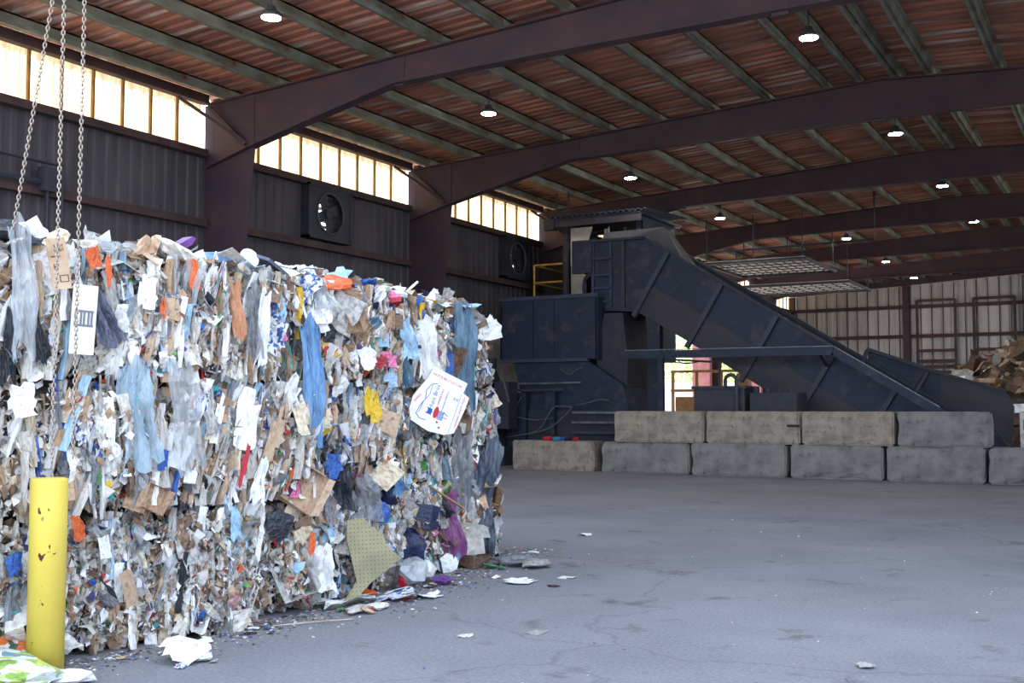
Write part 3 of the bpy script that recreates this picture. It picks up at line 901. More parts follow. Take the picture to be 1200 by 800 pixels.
# ------------------------------------------------------------------ power unit behind the blocks
pu = empty('hydraulic_power_unit', (-8.8, 27, 0), 'dark hydraulic power unit with an arched pipe behind the upper blocks', 'machine')
def ppart(name, mat, *a):
    bm = BM(); box(bm, *a); return W(obj(name, bm, M[mat], pu))
ppart('tank', 'black_steel', -9.75, -8.45, 26.4, 27.4, .1, 2.05)
ppart('tank_lid', 'black_steel', -9.8, -8.4, 26.35, 27.45, 2.05, 2.12)
ppart('engine_block', 'black_steel', -8.35, -7.2, 26.5, 27.4, .1, 1.95)
ppart('base', 'black_steel', -9.9, -7.0, 26.35, 27.5, 0, .12)
for k in range(4):
    bm = BM(); tube(bm, [(-8.2 + k * .28, 26.55, 1.95), (-8.2 + k * .28, 26.55, 2.1 - .03 * k)], .08, 8); W(obj('pump', bm, M['black_steel'], pu))
bm = BM(); tube(bm, [(-8.62, 26.3, 1.2), (-8.62, 26.3, 2.2)] + [(-8.76 + .14 * math.cos(t), 26.3, 2.25 + .14 * math.sin(t)) for t in [k * PI / 6 for k in range(7)]] + [(-8.9, 26.3, 2.1)], .05, 8); W(obj('arched_pipe', bm, M['steel_blue2'], pu))
bm = BM(); tube(bm, [(-10.6, 26.6, 2.82), (-9.2, 26.6, 2.72), (-9.15, 26.6, 2.68), (-9.15, 26.6, 2.1)], .03, 6); W(obj('pipe', bm, M['black_steel'], pu))
hose([(-10.7, 26.6, 3.0), (-10.4, 26.6, 2.78), (-10.0, 26.6, 2.7), (-9.6, 26.6, 2.76)], .015, pu)
hose([(-10.6, 26.6, 3.6), (-10.55, 26.6, 3.1), (-10.2, 26.6, 2.75), (-9.9, 26.6, 2.72)], .013, pu)

# timber crate rack and the doors' surroundings
cr = empty('timber_rack', (-14.7, 41.5, 0), 'tan timber rack standing by the open side door', 'rack')
for x in (-16.2, -15.2, -14.2, -13.2):
    bm = BM(); box(bm, x - .05, x + .05, 41.45, 41.55, 0, 3.05); W(obj('upright', bm, M['tan_wood'], cr))
for z in (1.2, 2.25, 3.0):
    bm = BM(); box(bm, -16.25, -13.15, 41.4, 41.6, z - .05, z + .05); W(obj('shelf_rail', bm, M['tan_wood'], cr))
bm = BM(); box(bm, -16.1, -15.0, 41.5, 42.3, 0, 2.0); W(obj('stored_panel', bm, M['tan_wood'], cr))
bm = BM(); box(bm, -13.6, -13.25, 41.5, 42.3, 1.3, 2.9); W(obj('stored_panel', bm, M['tan_wood'], cr))

# outdoors, seen through the side doors
M['leaf'] = bpy.data.materials.new('sunlit_leaves')
M['leaf'].use_nodes = True
_n, _l = M['leaf'].node_tree.nodes, M['leaf'].node_tree.links
_n.remove(_n['Principled BSDF'])
_t = _n.new('ShaderNodeBsdfTranslucent'); _d = _n.new('ShaderNodeBsdfDiffuse'); _m = _n.new('ShaderNodeMixShader')
_oi = _n.new('ShaderNodeTexCoord'); _nz = _n.new('ShaderNodeTexNoise'); _nz.inputs['Scale'].default_value = 1.2; _r = _n.new('ShaderNodeValToRGB')
_l.new(_oi.outputs['Object'], _nz.inputs['Vector']); _l.new(_nz.outputs['Fac'], _r.inputs[0])
_r.color_ramp.elements[0].position = .35; _r.color_ramp.elements[0].color = (.30, .42, .14, 1)
_r.color_ramp.elements[1].position = .65; _r.color_ramp.elements[1].color = (.62, .68, .38, 1)
_l.new(_r.outputs[0], _t.inputs[0]); _l.new(_r.outputs[0], _d.inputs[0]); _l.new(_t.outputs[0], _m.inputs[1]); _l.new(_d.outputs[0], _m.inputs[2]); _l.new(_m.outputs[0], _n['Material Output'].inputs['Surface'])
M['bark'] = mk('brown_bark', srgb(110, 90, 72), srgb(84, 68, 56), scale=5, rough=.9)
def leaf_mesh(seed, R, H):
    rg = random.Random(seed); v, f = [], []
    for _ in range(2600):
        a = rg.uniform(0, 2 * PI); q = rg.uniform(-1, 1); rr = R * (rg.random() ** .35)
        s = math.sqrt(1 - q * q)
        lump = 1 + .25 * noise.noise(Vector((math.cos(a) * s, math.sin(a) * s, q)) * 2.2 + Vector((seed, 0, 0)))
        c = Vector((rr * s * math.cos(a) * lump, rr * s * math.sin(a) * lump, H * .56 + rr / R * q * H * .44 * lump))
        d1 = Vector((rg.gauss(0, 1), rg.gauss(0, 1), rg.gauss(0, 1))).normalized(); d2 = d1.orthogonal().normalized()
        w = rg.uniform(.14, .30); i = len(v)
        v += [c - d1 * w, c + d2 * w * .55, c + d1 * w, c - d2 * w * .55]; f.append((i, i + 1, i + 2, i + 3))
    return [tuple(p) for p in v], f
trees = [(-36, 74, 3.6, 8.5), (-27, 84, 4.2, 9.5), (-48, 86, 4.0, 9.0), (-36, 100, 4.5, 10.0), (-50, 110, 4.6, 10.5), (-30, 60, 2.2, 4.6)]
tl = ['leafy green tree outside the side doors, tall one nearest the white trailer', 'tall leafy green tree seen through the farther side door', 'leafy green tree seen at the left edge of the nearer side door',
      'large leafy tree in the distance behind the farther door', 'large leafy tree in the distance behind the nearer door', 'low leafy bush-like tree just outside the nearer side door']
for (x, y, R, H), lab in zip(trees, tl):
    t = empty('leafy_tree', (x, y, -.03), lab, 'tree', 'trees outside the side doors')
    bm = BM(); tube(bm, [(0, 0, 0), (.1, 0, H * .3), (0, .1, H * .7)], [.22, .17, .08], 8); obj('trunk', bm, M['bark'], t)
    fo = obj('foliage', leaf_mesh(int(x * -3 + y), R, H), M['leaf'], t); fo['kind'] = 'stuff'
tr = empty('box_trailer', (-26, 70, 0), 'white box trailer parked outside the farther side door', 'trailer', rz=.35)
bm = BM(); box(bm, -3.2, 3.2, -1.2, 1.2, .9, 3.2); obj('cargo_box', bm, M['white_paint'], tr)
for x in (-1.9, 1.9):
    for y in (-1.05, 1.05):
        bm = BM(); tube(bm, [(x, y - .14, .42), (x, y + .14, .42)], .45, 14); obj('wheel', bm, M['rubber'], tr)
bm = BM(); box(bm, -3.0, 3.0, -.5, .5, .6, .9); obj('chassis', bm, M['black_steel'], tr)
text('5', 1.5, M['ink_black'], tr, Matrix.Translation((1.0, -1.21, 1.9)) @ Matrix.Rotation(PI / 2, 4, 'X'))

# ------------------------------------------------------------------ waste materials
def waste(name, col, second=None, print_=False, rough=.7, alpha=None, rnd=.22, scale=7, stain=True):
    m = bpy.data.materials.new(name)
    m.use_nodes = True
    n, l = m.node_tree.nodes, m.node_tree.links
    p = n['Principled BSDF']
    p.inputs['Roughness'].default_value = rough
    tc = n.new('ShaderNodeTexCoord'); oi = n.new('ShaderNodeObjectInfo')
    off = n.new('ShaderNodeVectorMath'); off.operation = 'ADD'
    sc = n.new('ShaderNodeMath'); sc.operation = 'MULTIPLY'; sc.inputs[1].default_value = 37.0
    l.new(oi.outputs['Random'], sc.inputs[0])
    l.new(tc.outputs['Object'], off.inputs[0]); l.new(sc.outputs[0], off.inputs[1])
    cur = None
    if print_:                       # printed paper: blocks of ink on white
        vo = n.new('ShaderNodeTexVoronoi'); vo.inputs['Scale'].default_value = print_; vo.distance = 'CHEBYCHEV'
        l.new(off.outputs[0], vo.inputs['Vector'])
        sp = n.new('ShaderNodeSeparateColor'); l.new(vo.outputs['Color'], sp.inputs[0])
        cr = n.new('ShaderNodeValToRGB'); cr.color_ramp.interpolation = 'CONSTANT'
        cols = [col] + list(second)
        els = cr.color_ramp.elements
        els[0].position = 0; els[0].color = cols[0]
        els[1].position = 1.0 / len(cols); els[1].color = cols[1]
        for i, c in enumerate(cols[2:], 2):
            e = els.new(i / len(cols)); e.color = c
        l.new(sp.outputs[0], cr.inputs[0]); cur = cr.outputs[0]
    elif second:
        nz = n.new('ShaderNodeTexNoise'); nz.inputs['Scale'].default_value = scale; nz.inputs['Detail'].default_value = 4
        l.new(off.outputs[0], nz.inputs['Vector'])
        r = n.new('ShaderNodeMapRange'); r.inputs['From Min'].default_value = .45; r.inputs['From Max'].default_value = .62
        l.new(nz.outputs['Fac'], r.inputs['Value'])
        mx = n.new('ShaderNodeMix'); mx.data_type = 'RGBA'; mx.inputs[6].default_value = col; mx.inputs[7].default_value = second
        l.new(r.outputs[0], mx.inputs[0]); cur = mx.outputs[2]
    hs = n.new('ShaderNodeHueSaturation')
    r2 = n.new('ShaderNodeMapRange'); r2.inputs['To Min'].default_value = 1 - rnd; r2.inputs['To Max'].default_value = 1.08
    l.new(oi.outputs['Random'], r2.inputs['Value']); l.new(r2.outputs[0], hs.inputs['Value'])
    if cur is None: hs.inputs['Color'].default_value = col
    else: l.new(cur, hs.inputs['Color'])
    cur = hs.outputs[0]
    if stain:                        # dirt
        nz = n.new('ShaderNodeTexNoise'); nz.inputs['Scale'].default_value = 4.5; nz.inputs['Detail'].default_value = 8
        l.new(off.outputs[0], nz.inputs['Vector'])
        r = n.new('ShaderNodeMapRange'); r.inputs['From Min'].default_value = .54; r.inputs['From Max'].default_value = .72; r.inputs['To Max'].default_value = .75
        l.new(nz.outputs['Fac'], r.inputs['Value'])
        mx = n.new('ShaderNodeMix'); mx.data_type = 'RGBA'; mx.blend_type = 'MULTIPLY'; mx.inputs[7].default_value = srgb(165, 142, 120)
        l.new(r.outputs[0], mx.inputs[0]); l.new(cur, mx.inputs[6]); cur = mx.outputs[2]
    l.new(cur, p.inputs['Base Color'])
    if alpha is not None:            # thin plastic film: partly clear
        tr = n.new('ShaderNodeBsdfTransparent'); ms = n.new('ShaderNodeMixShader')
        ms.inputs[0].default_value = alpha
        l.new(tr.outputs[0], ms.inputs[1]); l.new(p.outputs[0], ms.inputs[2]); l.new(ms.outputs[0], n['Material Output'].inputs['Surface'])
    # paper crinkle
    nb = n.new('ShaderNodeTexNoise'); nb.inputs['Scale'].default_value = 9 if rough > .35 else 6; nb.inputs['Detail'].default_value = 3
    l.new(off.outputs[0], nb.inputs['Vector'])
    b = n.new('ShaderNodeBump'); b.inputs['Strength'].default_value = .35 if rough > .35 else .9; b.inputs['Distance'].default_value = .03
    l.new(nb.outputs['Fac'], b.inputs['Height']); l.new(b.outputs[0], p.inputs['Normal'])
    return m
S = srgb
WM = {
 'white': waste('white_paper', S(246, 246, 244), rnd=.14), 'white2': waste('soiled_white_paper', S(226, 222, 214), S(204, 194, 180)), 'grey': waste('grey_paper', S(190, 188, 184), S(150, 146, 142)),
 'cream': waste('cream_card', S(226, 212, 186), S(200, 180, 150)), 'kraft': waste('brown_cardboard', S(184, 152, 122), S(160, 128, 100)), 'kraft2': waste('dark_cardboard', S(140, 112, 92), S(112, 90, 76)),
 'tan': waste('tan_cardboard', S(208, 180, 152), S(192, 158, 128)), 'lightblue': waste('light_blue_plastic', S(150, 196, 228), S(196, 216, 230), rough=.4), 'blue': waste('blue_plastic', S(52, 104, 186), S(40, 74, 150), rough=.4),
 'navy': waste('navy_plastic', S(44, 56, 100), S(34, 40, 70), rough=.4), 'black': waste('black_film', S(38, 40, 48), S(58, 62, 72), rough=.3), 'orange': waste('orange_wrapper', S(236, 116, 56), S(222, 84, 40), rough=.4),
 'red': waste('red_wrapper', S(202, 50, 58), S(170, 34, 46), rough=.45), 'pink': waste('pink_wrapper', S(226, 96, 152), S(236, 150, 180), rough=.45), 'purple': waste('purple_wrapper', S(124, 76, 152), S(96, 60, 128), rough=.4),
 'yellow': waste('yellow_wrapper', S(240, 204, 48), S(226, 174, 40), rough=.45), 'green': waste('green_wrapper', S(60, 146, 92), S(120, 176, 70), rough=.45), 'teal': waste('teal_wrapper', S(52, 160, 160), S(110, 196, 190), rough=.4),
 'film': waste('clear_film', S(226, 232, 236), S(204, 212, 218), rough=.22, alpha=.5, stain=False), 'greyfilm': waste('grey_film', S(150, 154, 160), S(118, 122, 130), rough=.25, alpha=.7),
 'print1': waste('printed_paper_blue', S(236, 236, 236), (S(226, 228, 232), S(70, 110, 190), S(236, 236, 232), S(180, 200, 226), S(238, 238, 238), S(60, 70, 120)), print_=9),
 'print2': waste('printed_paper_red', S(236, 234, 230), (S(238, 236, 232), S(206, 64, 70), S(238, 236, 232), S(236, 190, 90), S(230, 230, 228)), print_=8),
 'print3': waste('printed_paper_mixed', S(234, 232, 226), (S(120, 170, 210), S(236, 232, 226), S(90, 150, 110), S(230, 140, 160), S(236, 234, 230), S(70, 70, 80), S(228, 220, 206)), print_=11),
 'jean': waste('faded_blue_film', S(112, 146, 168), S(80, 112, 136), rough=.4), 'bluecloth': waste('blue_sheeting', S(112, 152, 192), S(84, 126, 172), rough=.6),
}
# ------------------------------------------------------------------ scrap shapes (unit size, x across, y up, z out)
def sheet_mesh(seed, nx=5, ny=5, crump=.16, torn=.10, curl=.1):
    rg = random.Random(seed)
    cre = [(Vector((rg.uniform(-.4, .4), rg.uniform(-.4, .4))), rg.uniform(0, PI), rg.uniform(-crump, crump) * 2.2) for _ in range(5)]
    v, f = [], []
    cx, cy = rg.uniform(-curl, curl) * 2, rg.uniform(-curl, curl) * 2
    for j in range(ny + 1):
        for i in range(nx + 1):
            x, y = i / nx - .5, j / ny - .5
            z = sum(a * abs((x - p.x) * math.cos(t) + (y - p.y) * math.sin(t)) for p, t, a in cre) + cx * x * x * 2 + cy * y * y * 2
            ed = i in (0, nx) or j in (0, ny)
            q = torn if ed else .05
            v.append((x + rg.uniform(-q, q), y + rg.uniform(-q, q), z + rg.uniform(-crump, crump) * .4))
    for j in range(ny):
        for i in range(nx):
            if (i in (0, nx - 1) and j in (0, ny - 1)) and rg.random() < .5: continue
            a = j * (nx + 1) + i
            f.append((a, a + 1, a + nx + 2, a + nx + 1))
    zm = sum(p[2] for p in v) / len(v)
    return [(x, y, z - zm) for x, y, z in v], f
def strip_mesh(seed, ny=8):          # folded sheet seen edge-on: a rounded fold running down
    rg = random.Random(seed); v, f = [], []
    ph, am, fr = rg.uniform(0, 6), rg.uniform(.05, .22), rg.uniform(3, 7)
    for j in range(ny + 1):
        y = j / ny - .5
        w = (.5 + .28 * math.sin(y * 9 + ph)) * (1 - .5 * abs(2 * y) ** 4)
        sx = am * math.sin(y * fr + ph)
        zz = rg.uniform(-.12, .12)
        for k, (px, pz) in enumerate(((-1, -.6), (-.6, .1), (0, .35), (.6, .1), (1, -.6))):
            v.append((px * w * .6 + sx + rg.uniform(-.06, .06), y, pz * .8 + zz))
    for j in range(ny):
        for k in range(4):
            a = j * 5 + k; f.append((a, a + 1, a + 6, a + 5))
    return v, f
def film_mesh(seed, nx=9, ny=12, top=.4):
    rg = random.Random(seed); v, f = [], []
    ph = [rg.uniform(0, 6) for _ in range(4)]
    for j in range(ny + 1):
        t = j / ny
        w = top + (1 - top) * (1 - t) ** .8
        w *= 1 + .11 * math.sin(t * 8 + ph[2]) + rg.uniform(-.05, .05)
        for i in range(nx + 1):
            x = (i / nx - .5)
            z = .22 * math.sin(x * 12 + ph[0] + t * 3) * (1.2 - .5 * t) + .13 * math.sin(x * 25 + ph[1] + 4 * t) + .12 * math.sin(t * 9 + ph[2] + 2 * x) + rg.uniform(-.05, .05)
            y = t - .5 - (rg.uniform(-.02, .14) + .06 * math.sin(x * 9 + ph[3]) if j == 0 else 0) - (rg.uniform(-.02, .10) + .07 * math.sin(x * 7 + ph[1]) if j == ny else 0)
            v.append((x * w + .10 * math.sin(t * 5 + ph[3]) + rg.uniform(-.025, .025), y, z))
    for j in range(ny):
        for i in range(nx):
            a = j * (nx + 1) + i; f.append((a, a + 1, a + nx + 2, a + nx + 1))
    return v, f
def flap_mesh(seed):                 # stiff folded cardboard with an edge thickness
    rg = random.Random(seed)
    a = rg.uniform(.3, 1.2); h = rg.uniform(-.15, .15); th = .03
    pr = [(-.5, -.5 * math.sin(a) * .8), (h, .12), (.5, -.25)]
    v, f = [], []
    for (x, z) in pr:
        for y in (-.5 + rg.uniform(-.08, .08), .5 + rg.uniform(-.08, .08)):
            v += [(x, y, z), (x, y, z - th)]
    for i in range(2):
        b = i * 4
        f += [(b, b + 4, b + 6, b + 2), (b + 1, b + 3, b + 7, b + 5), (b, b + 1, b + 5, b + 4), (b + 2, b + 6, b + 7, b + 3)]
    f += [(0, 2, 3, 1), (8, 9, 11, 10)]
    return v, f
def ball_mesh(seed):
    rg = random.Random(seed)
    bm = BM(); bmesh.ops.create_icosphere(bm, subdivisions=2, radius=.5)
    off = Vector((rg.uniform(0, 50), rg.uniform(0, 50), 0))
    for v in bm.verts:
        k = noise.noise(v.co * 3.5 + off) * .5 + noise.noise(v.co * 8 + off) * .25
        v.co *= 1 + k
        v.co.z *= .6
    vs_ = [tuple(v.co) for v in bm.verts]; fs = [tuple(q.index for q in f.verts) for f in bm.faces]
    bm.free(); return vs_, fs
def box_mesh(seed):                  # crushed open carton
    rg = random.Random(seed)
    w, h, d = .5, .5, .25
    j = lambda: rg.uniform(-.12, .12)
    c = [(-w + j(), -h + j(), -d + j()), (w + j(), -h + j(), -d + j()), (w + j(), h + j(), -d + j()), (-w + j(), h + j(), -d + j()),
         (-w + j(), -h + j(), d + j()), (w + j(), -h + j(), d + j()), (w + j(), h + j(), d + j()), (-w + j(), h + j(), d + j())]
    v = list(c); f = [(0, 3, 2, 1), (0, 1, 5, 4), (1, 2, 6, 5), (2, 3, 7, 6), (3, 0, 4, 7)]
    # two flaps folded outward
    v += [(-w * 1.6, -h + j(), d * 1.5), (-w * 1.6, h + j(), d * 1.3), (w * 1.5 + j(), -h, d * 1.6), (w * 1.5 + j(), h, d * 1.2)]
    f += [(4, 7, 9, 8), (5, 10, 11, 6)]
    return v, f
def mlib(name, gen, n, smooth=False):
    out = []
    for i in range(n):
        v, f = gen(i * 13 + 5)
        me = bpy.data.meshes.new(name); me.from_pydata(v, [], f)
        me.materials.append(WM['white'])
        if smooth: me.polygons.foreach_set('use_smooth', [True] * len(me.polygons))
        out.append(me)
    return out
LIB = {
 'sheet': mlib('crumpled_sheet', lambda s: sheet_mesh(s), 22), 'stiff': mlib('bent_card', lambda s: sheet_mesh(s, 3, 4, .10, .06, .12), 12),
 'strip': mlib('folded_strip', strip_mesh, 18), 'film': mlib('plastic_film', film_mesh, 10, True), 'flap': mlib('cardboard_flap', flap_mesh, 10),
 'ball': mlib('crushed_lump', ball_mesh, 10), 'carton': mlib('crushed_carton', box_mesh, 8), 'longfilm': mlib('long_film', lambda s: film_mesh(s, 8, 14, .8), 6, True),
}
R0 = Matrix(((0, 0, 1, 0), (1, 0, 0, 0), (0, 1, 0, 0), (0, 0, 0, 1)))     # x -> along the face, y -> up, z -> out of the face
def scrap(name, kind, mat, parent, loc, size, roll=0, tilt=0, yaw=0, flat=False, idx=None, rg=None):
    me = LIB[kind][idx % len(LIB[kind])] if idx is not None else rg.choice(LIB[kind])
    o = bpy.data.objects.new(name, me)
    C.objects.link(o)
    if parent is not None: o.parent = parent
    w, h = size[0], size[1]
    d = size[2] if len(size) > 2 else min(w, h) * (1.0 if kind not in ('strip',) else .8)
    R = Matrix.Rotation(yaw, 4, 'Y') @ Matrix.Rotation(tilt, 4, 'X') @ Matrix.Rotation(roll, 4, 'Z')
    base = Matrix.Identity(4) if flat else R0
    o.matrix_local = Matrix.Translation(loc) @ base @ R @ Matrix.Diagonal((w, h, d, 1))
    o.material_slots[0].link = 'OBJECT'
    o.material_slots[0].material = WM[mat] if isinstance(mat, str) else mat
    return o

PAL_L = [('white', 34), ('white2', 30), ('grey', 13), ('cream', 7), ('kraft', 9), ('tan', 9), ('film', 9), ('greyfilm', 6), ('print1', 2.5), ('print3', 1.5), ('lightblue', 2.6), ('kraft2', 5), ('orange', .5), ('blue', .6), ('navy', .7), ('black', 1.6), ('red', .25), ('green', .3), ('yellow', .2), ('pink', .2), ('purple', .25)]
PAL_R = [('white', 18), ('white2', 18), ('grey', 13), ('cream', 7), ('kraft', 10), ('tan', 7), ('kraft2', 9), ('film', 5), ('greyfilm', 10), ('print1', 4.5), ('print2', 3), ('print3', 4), ('lightblue', 4), ('blue', 2.6), ('navy', 3), ('black', 6), ('jean', 3), ('orange', 1), ('red', 1.4), ('pink', 1), ('purple', .8), ('yellow', 1.2), ('green', 1.3), ('teal', 1.3)]
NAME = {'white': 'paper_scrap', 'white2': 'paper_scrap', 'grey': 'paper_scrap', 'cream': 'card_scrap', 'kraft': 'cardboard_scrap', 'kraft2': 'cardboard_scrap', 'tan': 'cardboard_scrap',
        'print1': 'printed_paper', 'print2': 'printed_paper', 'print3': 'printed_paper', 'film': 'plastic_film', 'greyfilm': 'plastic_film', 'black': 'plastic_film'}
def pick(rg, pal):
    t = rg.uniform(0, sum(w for _, w in pal))
    for k, w in pal:
        t -= w
        if t <= 0: return k
    return pal[0][0]
def face_x(y): return -5.80 - max(0, y - 7.6) * .155 - max(0, 5.5 - y) * .27

M['waste_core'] = mk('packed_dark_waste', S(92, 82, 74), S(56, 50, 48), scale=9, lo=.4, hi=.6, third=S(150, 140, 130), tscale=16, tlo=.55, thi=.7, rough=.9, bump=1.0, bscale=14)
def chip_mesh(rg, W_, H_, n, mats, yfun, fine):
    v, f, mi = [], [], []
    for _ in range(n):
        y, z = rg.uniform(.0, W_), H_ * (.04 + .92 * rg.random())
        x = yfun(y, z) + rg.gauss(0, .022)
        s = rg.uniform(.012, .045) * (1 if rg.random() < .8 else 1.6) * fine
        a = Vector((rg.gauss(0, .6), rg.gauss(0, .5), rg.gauss(0, 1.2))).normalized() * s
        b = Vector((rg.gauss(0, .6), rg.gauss(0, 1), rg.gauss(0, .6))); b = (b - a * (b.dot(a) / a.dot(a))).normalized() * s * rg.uniform(.35, .9)
        c = Vector((x, y, z)); k = a.cross(b).normalized() * s * .35
        i = len(v)
        q1, q2, q3 = rg.uniform(.1, 1.2), rg.uniform(.2, 1.4), rg.uniform(-.2, 1)
        v += [c - a - b * q1, c - a * q3 + b, c + k + b * q2, c + k - b, c + a + b * .8 * q3, c + a * q2 - b * q1]
        f += [(i, i + 1, i + 2, i + 3), (i + 3, i + 2, i + 4, i + 5)]
        m = rg.randrange(len(mats)) if rg.random() < .16 else rg.choice((0, 0, 1, 1, 2, 2, 3, 4, 5))
        mi += [m, m]
    return v, f, mi
CHIP = ['white', 'white2', 'grey', 'tan', 'kraft', 'kraft2', 'lightblue', 'black', 'blue', 'red', 'green', 'navy', 'orange', 'teal', 'print1']
ROWZ = [(0.0, .90), (.90, 1.79), (1.79, 2.62)]
COLS = [[3.2, 4.9, 6.55, 8.4, 10.72], [3.3, 5.45, 7.15, 8.8, 10.70], [3.2, 4.85, 6.6, 8.35, 10.45]]
RN = ['bottom', 'middle', 'top']
CN = ['behind the bollard', 'second from the left end', 'third from the left end', 'at the far right end']
DESC = {(0, 0): 'shredded white and brown', (0, 1): 'finely shredded greyish', (0, 2): 'mixed paper and plastic', (0, 3): 'coloured mixed', (1, 0): 'pale white paper', (1, 1): 'layered white paper', (1, 2): 'mixed paper and carton', (1, 3): 'coloured mixed', (2, 0): 'white paper and clear film', (2, 1): 'layered white and tan paper', (2, 2): 'colourful mixed paper', (2, 3): 'colourful plastic and paper'}
BALES = {}
for r in range(3):
    z0, z1 = ROWZ[r]
    for c in range(4):
        y0, y1 = COLS[r][c], COLS[r][c + 1]
        rg = random.Random(r * 10 + c + 77)
        Wd, Hd = y1 - y0, z1 - z0
        b = empty('waste_bale', (face_x((y0 + y1) / 2), y0, z0), '%s waste bale in the %s row %s' % (DESC[(r, c)], RN[r], CN[c]), 'bale', 'bales of the waste stack')
        BALES[(r, c)] = b
        bx = b.location.x
        def fx(y, z, y0=y0, bx=bx, Wd=Wd, Hd=Hd, sd=r * 4 + c):
            u, w = abs(2 * y / Wd - 1), abs(2 * z / Hd - 1)
            return face_x(y0 + y) - bx + .05 - .10 * u ** 7 - .20 * w ** 7 + .11 * noise.noise(Vector((y * 1.5, z * 1.5, sd * 9.1))) + .05 * noise.noise(Vector((y * 6, z * 6, sd * 3.3)))
        # packed core
        v, f = [], []
        nu, nv = 18, 10
        for j in range(nv + 1):
            for i in range(nu + 1):
                y, z = Wd * i / nu, Hd * j / nv
                v.append((fx(y, z) - .05, min(max(y, .01), Wd - .01), min(max(z, .005), Hd - .005)))
        for j in range(nv):
            for i in range(nu):
                a = j * (nu + 1) + i; f.append((a, a + 1, a + nu + 2, a + nu + 1))
        bk = len(v)
        v += [(-1.25, .01, .005), (-1.25, Wd - .01, .005), (-1.25, Wd - .01, Hd - .005), (-1.25, .01, Hd - .005)]
        f += [(bk, bk + 3, bk + 2, bk + 1)]
        bot = [i for i in range(nu + 1)]; top = [nv * (nu + 1) + i for i in range(nu + 1)]
        lef = [j * (nu + 1) for j in range(nv + 1)]; rig = [j * (nu + 1) + nu for j in range(nv + 1)]
        f += [tuple(bot[::-1] + [bk, bk + 1]), tuple(top + [bk + 2, bk + 3]), tuple(lef + [bk + 3, bk]), tuple(rig[::-1] + [bk + 1, bk + 2])]
        obj('packed_core', (v, f), M['waste_core'], b)
        right = (y0 + y1) / 2 > 6.9
        pal = PAL_R if right else PAL_L
        fine = .8 if r == 0 else 1.0
        cv_, cf_, cm_ = chip_mesh(rg, Wd, Hd, 4200 if r == 0 else 2200, CHIP, lambda y, z: fx(y, z) - .01, 1.0)
        ch = obj('small_scraps', (cv_, cf_), [WM[k] for k in CHIP], b)
        ch.data.polygons.foreach_set('material_index', cm_); ch['kind'] = 'stuff'
        lean = rg.uniform(-.12, .12) - (.18 if (r == 1 and c == 1) else 0)
        N = 280
        for i in range(N):
            t = rg.random()
            y, z = rg.uniform(.03, Wd - .03), rg.uniform(.04, Hd - .03)
            mat = pick(rg, pal)
            big = i > N - (34 if not right else 62)
            strong = (r == 1) or (r == 2 and c in (1, 2, 3))
            if t < (.56 if strong else .30):
                w, h = rg.uniform(.03, .085), rg.uniform(.2, .62)
                if right: h *= .75; w *= 1.2
                if r == 0: h *= .7
                loc = (fx(y, z) + rg.uniform(-.03, .035), y, min(max(z, h * .46), Hd - h * .46))
                scrap(NAME.get(mat, 'wrapper_scrap'), 'strip', mat, b, loc, (w, h, w * rg.uniform(.8, 1.6)), roll=lean + rg.gauss(0, .14), tilt=rg.gauss(0, .12), yaw=rg.gauss(0, .5), rg=rg)
            else:
                s = rg.uniform(.06, .17) if r == 0 else rg.uniform(.09, .24)
                if big: s = rg.uniform(.22, .38)
                if r == 0 and not right: s *= .85
                kind = rg.choices(('sheet', 'stiff', 'flap', 'ball', 'carton', 'film'), (46, 22, 12, 11, 4, 7))[0]
                if mat in ('kraft', 'kraft2', 'tan', 'cream') and kind in ('sheet', 'ball', 'film'): kind = rg.choice(('stiff', 'flap', 'stiff'))
                if mat in ('film', 'greyfilm', 'black'): kind = rg.choice(('film', 'sheet', 'ball', 'film'))
                if r == 0 and not right and kind in ('stiff', 'flap') and rg.random() < .7:
                    kind = rg.choice(('ball', 'sheet', 'film')); mat = rg.choice(('grey', 'white2', 'greyfilm', 'film', 'white', 'kraft2'))
                if kind == 'ball': s *= .8
                asp = rg.uniform(.35, .8)
                loc = (fx(y, z) + rg.uniform(-.035, .03) + (.01 if big else 0), y, min(max(z, s * .4), Hd - s * .3))
                dp = s * rg.uniform(.35, .8)
                scrap(NAME.get(mat, 'wrapper_scrap'), kind, mat, b, loc, (s * asp, s, dp), roll=lean + rg.gauss(0, .45), tilt=rg.gauss(0, .38), yaw=rg.gauss(-.1, .55), rg=rg)
        if r == 2:                   # ragged top edge
            for i in range(64):
                y = rg.uniform(.03, Wd - .03); s = rg.uniform(.09, .36); mat = pick(rg, pal)
                kind = rg.choice(('sheet', 'sheet', 'stiff', 'flap', 'ball', 'film'))
                scrap(NAME.get(mat, 'wrapper_scrap'), kind, mat, b, (fx(y, Hd * .9) - rg.uniform(-.02, .38), y, Hd - .01 + rg.uniform(-.05, .03) + .09 * max(0, noise.noise(Vector((y * 2.1, c * 5.0, 1))) + .2)), (s, s * rg.uniform(.5, 1), s * .5), roll=rg.uniform(0, 6), tilt=rg.gauss(0, .5), yaw=rg.gauss(0, .5), flat=True, rg=rg)
        if c == 3:                   # ragged far end
            for i in range(60):
                z = rg.uniform(.03, Hd - .03); s = rg.uniform(.08, .24); mat = pick(rg, PAL_R)
                scrap(NAME.get(mat, 'wrapper_scrap'), rg.choice(('sheet', 'film', 'stiff', 'strip')), mat, b, (fx(Wd - .02, Hd / 2) - rg.uniform(-.06, .5), Wd + rg.uniform(-.06, .05), z), (s * .6, s, s * .4), roll=rg.gauss(0, .5), tilt=rg.gauss(0, .5), yaw=rg.uniform(.2, 2.2), rg=rg)

